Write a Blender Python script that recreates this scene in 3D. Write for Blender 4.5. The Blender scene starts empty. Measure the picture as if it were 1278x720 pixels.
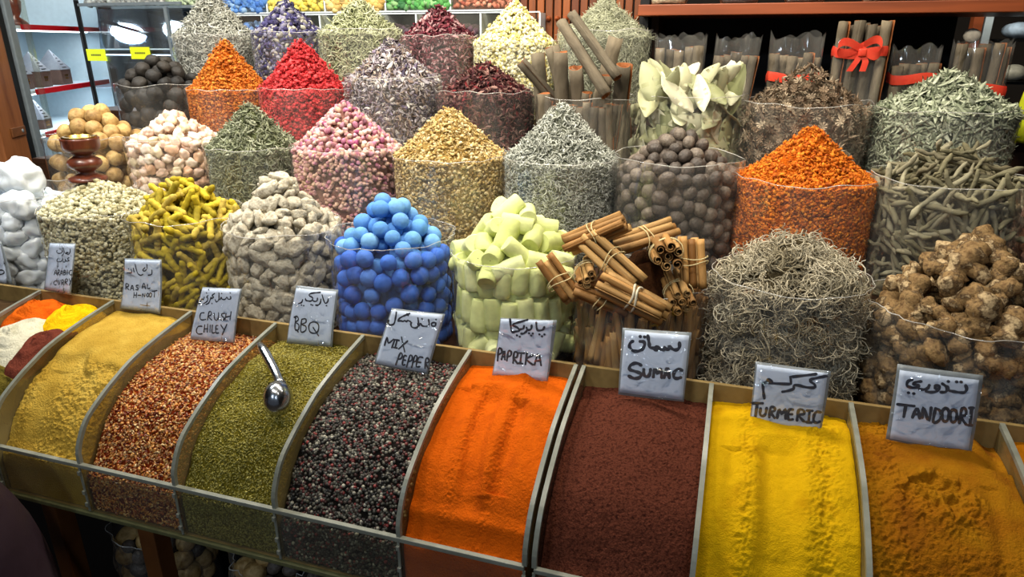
import bpy, bmesh, math
import numpy as np
from mathutils import Matrix, Vector

# ------------------------------------------------------------------ camera, world, light, exposure
scn = bpy.context.scene
COL = scn.collection
cam_d = bpy.data.cameras.new('camera'); cam = bpy.data.objects.new('camera', cam_d); COL.objects.link(cam)
cam.location = (0, 0, 1.55)
cam.rotation_euler = (math.radians(90 - 20.04), 0, math.radians(17.65))
cam_d.sensor_width = 36; cam_d.lens = 23.94; cam_d.clip_start = .02
scn.camera = cam
scn.view_settings.view_transform = 'Standard'; scn.view_settings.look = 'None'
scn.view_settings.exposure = 0.05; scn.view_settings.gamma = 1.0
scn.view_settings.use_curve_mapping = False
scn.cycles.transparent_max_bounces = 24
scn.cycles.max_bounces = 6
scn.cycles.sample_clamp_indirect = 5
world = bpy.data.worlds.new('world'); scn.world = world; world.use_nodes = True
world.node_tree.nodes['Background'].inputs[0].default_value = (.75, .82, 1, 1)
world.node_tree.nodes['Background'].inputs[1].default_value = .07
# ceiling lamps of the souk, then added unseen fill lamps: x, y, z, watts, colour
LAMPS = [(-1.45, 1.62, 2.45, 12, (1, .93, .80)), (-.80, 1.55, 2.45, 14, (1, .92, .78)),
         (-.15, 1.55, 2.45, 13, (1, .91, .76)), (.50, 1.60, 2.45, 3, (1, .88, .70)),
         (-2.025, 1.062, 2.45, 7, (.85, .93, 1)), (-1.796, 1.223, 2.45, 6, (.85, .93, 1)),
         (-1.15, .42, 2.45, 4.5, (1, .92, .78)), (-.45, .42, 2.45, 3.6, (1, .92, .78)), (.25, .42, 2.45, 1.0, (1, .90, .76)),  # warm lamps added to brighten the front edge of the powders
         (-1.0, -1.1, 2.45, 12, (.66, .82, 1)), (.45, -1.0, 2.45, 10, (.66, .82, 1))]  # cool fill lamps added behind the camera for sign and bag highlights
# spotlights aimed back at the rows of bags: x, y, z, watts, colour, aim x, y, z
SPOTS = [(-1.45, .55, 2.42, 62, (1, .94, .82), -1.45, 1.85, 1.45), (-.85, .55, 2.42, 58, (1, .93, .80), -.80, 1.85, 1.45),
         (-.25, .55, 2.42, 56, (1, .92, .78), -.20, 1.80, 1.42), (.40, .60, 2.42, 18, (1, .90, .74), .35, 1.75, 1.42)]

# ------------------------------------------------------------------ helpers
rng = np.random.default_rng(11)
PI = math.pi

def link(o, parent=None):
    COL.objects.link(o)
    if parent is not None: o.parent = parent
    return o

def tag(o, label=None, cat=None, group=None, kind=None):
    if label: o['label'] = label
    if cat: o['category'] = cat
    if group: o['group'] = group
    if kind: o['kind'] = kind
    return o

def empty(name, loc, label, cat, group=None):
    o = bpy.data.objects.new(name, None); o.empty_display_size = .02; o.location = loc
    link(o); return tag(o, label, cat, group)

def mesh_np(name, V, T, mats=(), midx=None, smooth=True):
    V = np.ascontiguousarray(V, dtype=np.float32); T = np.ascontiguousarray(T, dtype=np.int32)
    me = bpy.data.meshes.new(name)
    k = T.shape[1]
    me.vertices.add(len(V)); me.vertices.foreach_set('co', V.ravel())
    me.loops.add(T.size); me.loops.foreach_set('vertex_index', T.ravel())
    me.polygons.add(len(T)); me.polygons.foreach_set('loop_start', np.arange(0, T.size, k, dtype=np.int32))
    if midx is not None: me.polygons.foreach_set('material_index', np.asarray(midx, dtype=np.int32))
    me.polygons.foreach_set('use_smooth', np.full(len(T), smooth, dtype=bool))
    me.update(calc_edges=True)
    for m in mats: me.materials.append(m)
    return me

def obj(name, me, parent=None, loc=None):
    o = bpy.data.objects.new(name, me)
    if loc is not None: o.location = loc
    return link(o, parent)

class MB:
    """gathers boxes, tubes and lathes into ONE mesh"""
    def __init__(s): s.V = []; s.T = []; s.n = 0
    def add(s, V, T):
        V = np.asarray(V, float); T = np.asarray(T, int)
        if T.shape[1] == 4: T = np.concatenate([T[:, [0, 1, 2]], T[:, [0, 2, 3]]])
        s.V.append(V); s.T.append(T + s.n); s.n += len(V); return s
    def box(s, a, b, bev=0, M=None):
        a = np.minimum(a, b) * 1.0; b = np.maximum(a, b) * 1.0 if bev == 0 else np.maximum(a, b) * 1.0
        bm = bmesh.new(); bmesh.ops.create_cube(bm, size=1)
        c = (np.array(a) + np.array(b)) / 2; d = np.array(b) - np.array(a)
        for v in bm.verts: v.co = Vector([c[i] + v.co[i] * d[i] for i in range(3)])
        if bev: bmesh.ops.bevel(bm, geom=bm.edges[:], offset=bev, segments=2, affect='EDGES', profile=.5)
        bmesh.ops.triangulate(bm, faces=bm.faces[:])
        V, T = from_bm(bm)
        if M is not None: V = V @ np.array(M)[:3, :3].T + np.array(M)[:3, 3]
        return s.add(V, T)
    def tube(s, P, R, n=8, cap=True): return s.add(*tube(P, R, n, cap))
    def lathe(s, prof, n=32, c=(0, 0, 0)): return s.add(*lathe(prof, n, c))
    def mesh(s, name, m, smooth=False):
        return mesh_np(name, np.concatenate(s.V), np.concatenate(s.T), [m] if m else [], smooth=smooth)
    def obj(s, name, m, parent=None, smooth=False, loc=None): return obj(name, s.mesh(name, m, smooth), parent, loc)

def from_bm(bm):
    bm.verts.ensure_lookup_table()
    V = np.array([v.co[:] for v in bm.verts]); T = np.array([[v.index for v in f.verts] for f in bm.faces]); bm.free()
    return V, T

def smooth_angle(o, deg=35):
    me = o.data
    try:
        me.polygons.foreach_set('use_smooth', np.ones(len(me.polygons), bool)); me.set_sharp_from_angle(angle=math.radians(deg))
    except Exception: pass
    return o

_ico = {}
def ico(sub):
    if sub not in _ico:
        bm = bmesh.new(); bmesh.ops.create_icosphere(bm, subdivisions=sub, radius=1.0); _ico[sub] = from_bm(bm)
    V, T = _ico[sub]; return V.copy(), T.copy()

def tube(P, R, n=8, cap=True, flat=1.0):
    P = np.asarray(P, float); k = len(P); R = np.broadcast_to(np.asarray(R, float), (k,))
    D = np.gradient(P, axis=0); D /= np.linalg.norm(D, axis=1)[:, None] + 1e-12
    up = np.array([0, 0, 1.0]) if abs(D[0][2]) < .9 else np.array([1.0, 0, 0])
    V = []; u = np.cross(D[0], up); u /= np.linalg.norm(u)
    a = np.arange(n) * 2 * PI / n
    for i in range(k):
        u = u - D[i] * (u @ D[i]); u /= np.linalg.norm(u) + 1e-12; w = np.cross(D[i], u)
        V.append(P[i] + R[i] * (np.cos(a)[:, None] * u + flat * np.sin(a)[:, None] * w))
    V = np.concatenate(V); T = []
    i, j = np.meshgrid(np.arange(k - 1), np.arange(n), indexing='ij'); i = i.ravel(); j = j.ravel(); j2 = (j + 1) % n
    T = np.concatenate([np.c_[i * n + j, i * n + j2, (i + 1) * n + j2], np.c_[i * n + j, (i + 1) * n + j2, (i + 1) * n + j]])
    if cap:
        V = np.concatenate([V, P[:1], P[-1:]]); a0 = k * n; jj = np.arange(n); j2 = (jj + 1) % n
        T = np.concatenate([T, np.c_[np.full(n, a0), j2, jj], np.c_[np.full(n, a0 + 1), (k - 1) * n + jj, (k - 1) * n + j2]])
    return V, T

def lathe(prof, n=32, c=(0, 0, 0)):
    prof = np.asarray(prof, float); k = len(prof); a = np.arange(n) * 2 * PI / n
    V = np.stack([np.outer(prof[:, 0], np.cos(a)), np.outer(prof[:, 0], np.sin(a)), np.repeat(prof[:, 1:2], n, 1)], -1).reshape(-1, 3) + np.array(c)
    i, j = np.meshgrid(np.arange(k - 1), np.arange(n), indexing='ij'); i = i.ravel(); j = j.ravel(); j2 = (j + 1) % n
    return V, np.concatenate([np.c_[i * n + j, i * n + j2, (i + 1) * n + j2], np.c_[i * n + j, (i + 1) * n + j2, (i + 1) * n + j]])

def wob(V, amp, freq, seed, n=7):
    r = np.random.default_rng(seed); K = r.normal(size=(n, 3)) * freq; ph = r.uniform(0, 6.28, n); w = r.uniform(.4, 1, n)
    return amp * (np.sin(V @ K.T + ph) * w).sum(1) / math.sqrt(n)

def lump(sub, sx, sy, sz, amp=.15, freq=2.2, seed=0, dent=0):
    V, T = ico(sub); f = 1 + wob(V, amp, freq, seed) + wob(V, amp * .35, freq * 3, seed + 50)
    if dent:
        r = np.random.default_rng(seed + 9)
        for _ in range(dent):
            d = r.normal(size=3); d /= np.linalg.norm(d); f -= .32 * np.exp(-((V - d) ** 2).sum(1) / .10)
    return V * f[:, None] * np.array([sx, sy, sz]), T

def vnoise(nx, ny, cells, seed):
    r = np.random.default_rng(seed); cx, cy = cells; g = r.uniform(-1, 1, (cx + 2, cy + 2))
    x = np.linspace(0, cx, nx); y = np.linspace(0, cy, ny)
    xi = np.minimum(x.astype(int), cx); yi = np.minimum(y.astype(int), cy); fx = x - xi; fy = y - yi
    fx = fx * fx * (3 - 2 * fx); fy = fy * fy * (3 - 2 * fy)
    a = g[xi][:, yi]; b = g[xi + 1][:, yi]; c = g[xi][:, yi + 1]; d = g[xi + 1][:, yi + 1]
    return (a * (1 - fx)[:, None] + b * fx[:, None]) * (1 - fy)[None] + (c * (1 - fx)[:, None] + d * fx[:, None]) * fy[None]

def fbm(nx, ny, c, seed, octs=5, gain=.5, asp=2.0):
    out = 0; a = 1
    for o in range(octs):
        out = out + a * vnoise(nx, ny, (max(1, int(c * 2 ** o)), max(1, int(c * asp * 2 ** o))), seed + o * 7); a *= gain
    return out

def basis(N, tilt, r, spin=None):
    """rotation matrices whose z axis follows N, tipped at random, spun at random"""
    n = len(N); N = N + r.normal(size=(n, 3)) * tilt; N /= np.linalg.norm(N, axis=1)[:, None]
    A = r.normal(size=(n, 3)) if spin is None else spin + r.normal(size=(n, 3)) * .15
    X = A - N * (A * N).sum(1)[:, None]; X /= np.linalg.norm(X, axis=1)[:, None] + 1e-9
    return np.stack([X, np.cross(N, X), N], -1)

def scatter(tmpl, P, R, S):
    """many copies of the template meshes as one pair of arrays (for stuff only)"""
    n = len(P); S = np.asarray(S, float)
    if S.ndim == 1: S = np.repeat(S[:, None], 3, 1)
    which = rng.integers(0, len(tmpl), n); Vs = []; Ts = []; off = 0
    for t, (V, T) in enumerate(tmpl):
        k = np.where(which == t)[0]
        if not len(k): continue
        W = np.einsum('nij,nvj->nvi', R[k], V[None] * S[k][:, None, :]) + P[k][:, None, :]
        Vs.append(W.reshape(-1, 3)); Ts.append((T[None] + (np.arange(len(k)) * len(V))[:, None, None]).reshape(-1, 3) + off)
        off += len(k) * len(V)
    return np.concatenate(Vs), np.concatenate(Ts)

def mat4(R, p, s=1.0):
    M = Matrix.Identity(4)
    for i in range(3):
        for j in range(3): M[i][j] = float(R[i][j] * s)
        M[i][3] = float(p[i])
    return M

# ------------------------------------------------------------------ materials
def lin(c):
    return tuple((x / 12.92 if x <= .04045 else ((x + .055) / 1.055) ** 2.4) for x in c) + (1,)
def hx(s): return lin(tuple(int(s[i:i + 2], 16) / 255 for i in (0, 2, 4)))

def nodes(m):
    m.use_nodes = True; nt = m.node_tree; nt.nodes.clear()
    return nt, nt.nodes.new('ShaderNodeOutputMaterial')

def mat(name, cols, mode='obj', rough=.8, spec=.25, mott=.25, mscale=60, bump=.0, bscale=200, metal=0, coat=0, sss=0, pos=None, sheen=0, stretch=None):
    """cols: hex colours spread over a random value per object or per mesh island"""
    m = bpy.data.materials.new(name); nt, out = nodes(m); N = nt.nodes; L = nt.links
    b = N.new('ShaderNodeBsdfPrincipled'); L.new(b.outputs[0], out.inputs[0])
    b.inputs['Roughness'].default_value = rough; b.inputs['Specular IOR Level'].default_value = spec; b.inputs['Metallic'].default_value = metal
    if coat: b.inputs['Coat Weight'].default_value = coat; b.inputs['Coat Roughness'].default_value = .15
    if sss: b.inputs['Subsurface Weight'].default_value = sss; b.inputs['Subsurface Scale'].default_value = .01; b.inputs['Subsurface Radius'].default_value = (1, 1, .8)
    tc = N.new('ShaderNodeTexCoord'); vec = tc.outputs['Object']
    if stretch:
        mp = N.new('ShaderNodeMapping'); mp.inputs['Scale'].default_value = stretch; L.new(vec, mp.inputs[0]); vec = mp.outputs[0]
    if len(cols) > 1:
        cr = N.new('ShaderNodeValToRGB'); e = cr.color_ramp.elements
        ps = pos or [i / (len(cols) - 1) for i in range(len(cols))]
        while len(e) < len(cols): e.new(.5)
        for k, c in enumerate(cols): e[k].position = ps[k]
        for k, c in enumerate(cols): e[k].color = hx(c)
        if mode == 'island': src = N.new('ShaderNodeNewGeometry').outputs['Random Per Island']
        elif mode == 'noise':
            nn = N.new('ShaderNodeTexNoise'); nn.inputs['Scale'].default_value = mscale; nn.inputs['Detail'].default_value = 4; nn.inputs['Roughness'].default_value = .65
            L.new(vec, nn.inputs['Vector'])
            mr = N.new('ShaderNodeMapRange'); mr.inputs[1].default_value = .3; mr.inputs[2].default_value = .7; L.new(nn.outputs[0], mr.inputs[0]); src = mr.outputs[0]
        else: src = N.new('ShaderNodeObjectInfo').outputs['Random']
        L.new(src, cr.inputs[0]); c = cr.outputs[0]
    else:
        rgb = N.new('ShaderNodeRGB'); rgb.outputs[0].default_value = hx(cols[0]); c = rgb.outputs[0]
    if mott and mode != 'noise':
        nz = N.new('ShaderNodeTexNoise'); nz.inputs['Scale'].default_value = mscale; nz.inputs['Detail'].default_value = 3; L.new(vec, nz.inputs['Vector'])
        mr = N.new('ShaderNodeMapRange'); mr.inputs[1].default_value = .3; mr.inputs[2].default_value = .7
        mr.inputs[3].default_value = 1 - mott; mr.inputs[4].default_value = 1 + mott * .6; L.new(nz.outputs[0], mr.inputs[0])
        mx = N.new('ShaderNodeVectorMath'); mx.operation = 'SCALE'; L.new(c, mx.inputs[0]); L.new(mr.outputs[0], mx.inputs['Scale']); c = mx.outputs[0]
    L.new(c, b.inputs['Base Color'])
    if bump:
        n2 = N.new('ShaderNodeTexNoise'); n2.inputs['Scale'].default_value = bscale; n2.inputs['Detail'].default_value = 4; n2.inputs['Roughness'].default_value = .6; L.new(vec, n2.inputs['Vector'])
        bp = N.new('ShaderNodeBump'); bp.inputs['Strength'].default_value = bump; bp.inputs['Distance'].default_value = .004
        L.new(n2.outputs[0], bp.inputs['Height']); L.new(bp.outputs[0], b.inputs['Normal'])
    return m

def mat_film(name, haze=.10, tint=(1, 1, 1), rough=.12, bscale=14, bump=.6, dist=.01, gloss=1.0, stretch=(1, 1, .35), hcol=(.80, .78, .72)):
    """thin clear plastic: see-through, a faint scuffed haze, wrinkled gloss"""
    m = bpy.data.materials.new(name); nt, out = nodes(m); N = nt.nodes; L = nt.links
    tr = N.new('ShaderNodeBsdfTransparent'); tr.inputs[0].default_value = tint + (1,)
    df = N.new('ShaderNodeBsdfDiffuse'); df.inputs[0].default_value = hcol + (1,)
    gl = N.new('ShaderNodeBsdfGlossy'); gl.inputs['Roughness'].default_value = rough
    tc = N.new('ShaderNodeTexCoord'); mp = N.new('ShaderNodeMapping'); mp.inputs['Scale'].default_value = stretch
    L.new(tc.outputs['Object'], mp.inputs[0])
    nz = N.new('ShaderNodeTexNoise'); nz.inputs['Scale'].default_value = bscale; nz.inputs['Detail'].default_value = 2; nz.inputs['Distortion'].default_value = 1.2; L.new(mp.outputs[0], nz.inputs['Vector'])
    vo = N.new('ShaderNodeTexVoronoi'); vo.feature = 'DISTANCE_TO_EDGE'; vo.inputs['Scale'].default_value = bscale * 1.3
    L.new(nz.outputs['Color'], vo.inputs['Vector']) if False else L.new(mp.outputs[0], vo.inputs['Vector'])
    mul = N.new('ShaderNodeMath'); mul.operation = 'MULTIPLY_ADD'; mul.inputs[1].default_value = .5; L.new(vo.outputs[0], mul.inputs[0]); L.new(nz.outputs[0], mul.inputs[2])
    bp = N.new('ShaderNodeBump'); bp.inputs['Strength'].default_value = bump; bp.inputs['Distance'].default_value = dist; L.new(mul.outputs[0], bp.inputs['Height'])
    L.new(bp.outputs[0], gl.inputs['Normal'])
    lw = N.new('ShaderNodeLayerWeight'); lw.inputs['Blend'].default_value = .5; L.new(bp.outputs[0], lw.inputs['Normal'])
    pw_ = N.new('ShaderNodeMath'); pw_.operation = 'POWER'; pw_.inputs[1].default_value = 5; L.new(lw.outputs['Facing'], pw_.inputs[0])
    f0 = N.new('ShaderNodeMath'); f0.operation = 'MULTIPLY_ADD'; f0.inputs[1].default_value = .9; f0.inputs[2].default_value = .045; L.new(pw_.outputs[0], f0.inputs[0])
    fr = N.new('ShaderNodeMath'); fr.operation = 'MULTIPLY'; fr.inputs[1].default_value = gloss; fr.use_clamp = True; L.new(f0.outputs[0], fr.inputs[0])
    n3 = N.new('ShaderNodeTexNoise'); n3.inputs['Scale'].default_value = bscale * .7; n3.inputs['Detail'].default_value = 4; L.new(mp.outputs[0], n3.inputs['Vector'])
    hz = N.new('ShaderNodeMapRange'); hz.inputs[1].default_value = .35; hz.inputs[2].default_value = .75; hz.inputs[3].default_value = haze * .3; hz.inputs[4].default_value = haze * 1.8; L.new(n3.outputs[0], hz.inputs[0])
    m1 = N.new('ShaderNodeMixShader'); L.new(hz.outputs[0], m1.inputs[0]); L.new(tr.outputs[0], m1.inputs[1]); L.new(df.outputs[0], m1.inputs[2])
    m2 = N.new('ShaderNodeMixShader'); L.new(fr.outputs[0], m2.inputs[0]); L.new(m1.outputs[0], m2.inputs[1]); L.new(gl.outputs[0], m2.inputs[2])
    L.new(m2.outputs[0], out.inputs[0]); return m

def mat_emit(name, col, s):
    m = bpy.data.materials.new(name); nt, out = nodes(m); e = nt.nodes.new('ShaderNodeEmission')
    e.inputs[0].default_value = col + (1,); e.inputs[1].default_value = s; nt.links.new(e.outputs[0], out.inputs[0]); return m

BAG = mat_film('clear_bag_plastic', haze=.05, bump=.8, rough=.07, gloss=1.2)
CLEAR = mat_film('clear_acrylic', haze=.02, tint=(.90, .90, .84), rough=.06, bump=.05, bscale=6)
GLASS = mat_film('cabinet_glass', haze=.02, tint=(.88, .93, .96), rough=.02, bump=.0, gloss=1.4)
GLASS2 = mat_film('sloping_cabinet_glass', haze=.03, tint=(.6, .7, .8), rough=.03, bump=.0, gloss=6, hcol=(.4, .5, .65))
SLEEVE = mat_film('sign_sleeve_film', haze=.04, rough=.09, bump=1, bscale=24, dist=.012, gloss=2.6, stretch=(1, 1, 1))
SLEEVE_EDGE = mat('sleeve_edge', ['7d8488'], rough=.3, spec=.5, mott=.15)
PAPER = mat('sign_paper', ['c6d2e6'], rough=.6, mott=.05, mscale=20)
INK = mat('marker_ink', ['15182c'], rough=.6, mott=0)
RIMM = mat('acrylic_rim', ['6c6e62', '85867a'], mode='noise', mscale=30, rough=.35, spec=.5)
STAIN = mat_film('stained_acrylic', haze=.38, tint=(.82, .74, .52), rough=.2, bump=.05, bscale=9, hcol=(.36, .28, .12))
BOARD = mat('tan_board', ['6f5a34', '8a7345', '5c4a2a'], mode='noise', mscale=9, rough=.6, bump=.15, bscale=60)
WOOD_DARK = mat('dark_wood', ['2a1a10', '3b2416', '1e130c'], mode='noise', mscale=12, rough=.5, stretch=(1, 1, .15))
WOOD_RED = mat('red_brown_wood', ['6e3314', '8a4420', '5c290f'], mode='noise', mscale=10, rough=.4, spec=.5, stretch=(.1, 1, 1))
WOOD_SLAT = mat('slat_wood', ['6b3512', '854619', '5a2a0d'], mode='obj', mott=.3, mscale=14, rough=.45, spec=.4, stretch=(3, 3, .3))
BLACK = mat('black_paint', ['0d0d0e'], rough=.5, mott=0)
GREYM = mat('grey_metal', ['6c7478'], rough=.4, mott=.1)
STEEL = mat('scoop_steel', ['b9bcc0'], rough=.22, metal=1, mott=.1, mscale=30)
TURNED = mat('turned_wood', ['4a2012', '6b3420', '37160c'], mode='noise', mscale=40, rough=.35, spec=.5, stretch=(1, 1, .4), coat=.3)
WHITEP = mat('white_panel', ['b8c8d0'], rough=.5, mott=.05)
REDP = mat('red_edge', ['b5121c'], rough=.35, mott=.05)
RIBBON = mat('red_ribbon', ['c23022', 'd44a33'], mode='noise', mscale=25, rough=.4, bump=.2, bscale=80)
GOLD = mat('brass', ['b8934a'], rough=.3, metal=1, mott=0)
STRING = mat('string', ['c9b98a'], rough=.8, mott=.1)
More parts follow.
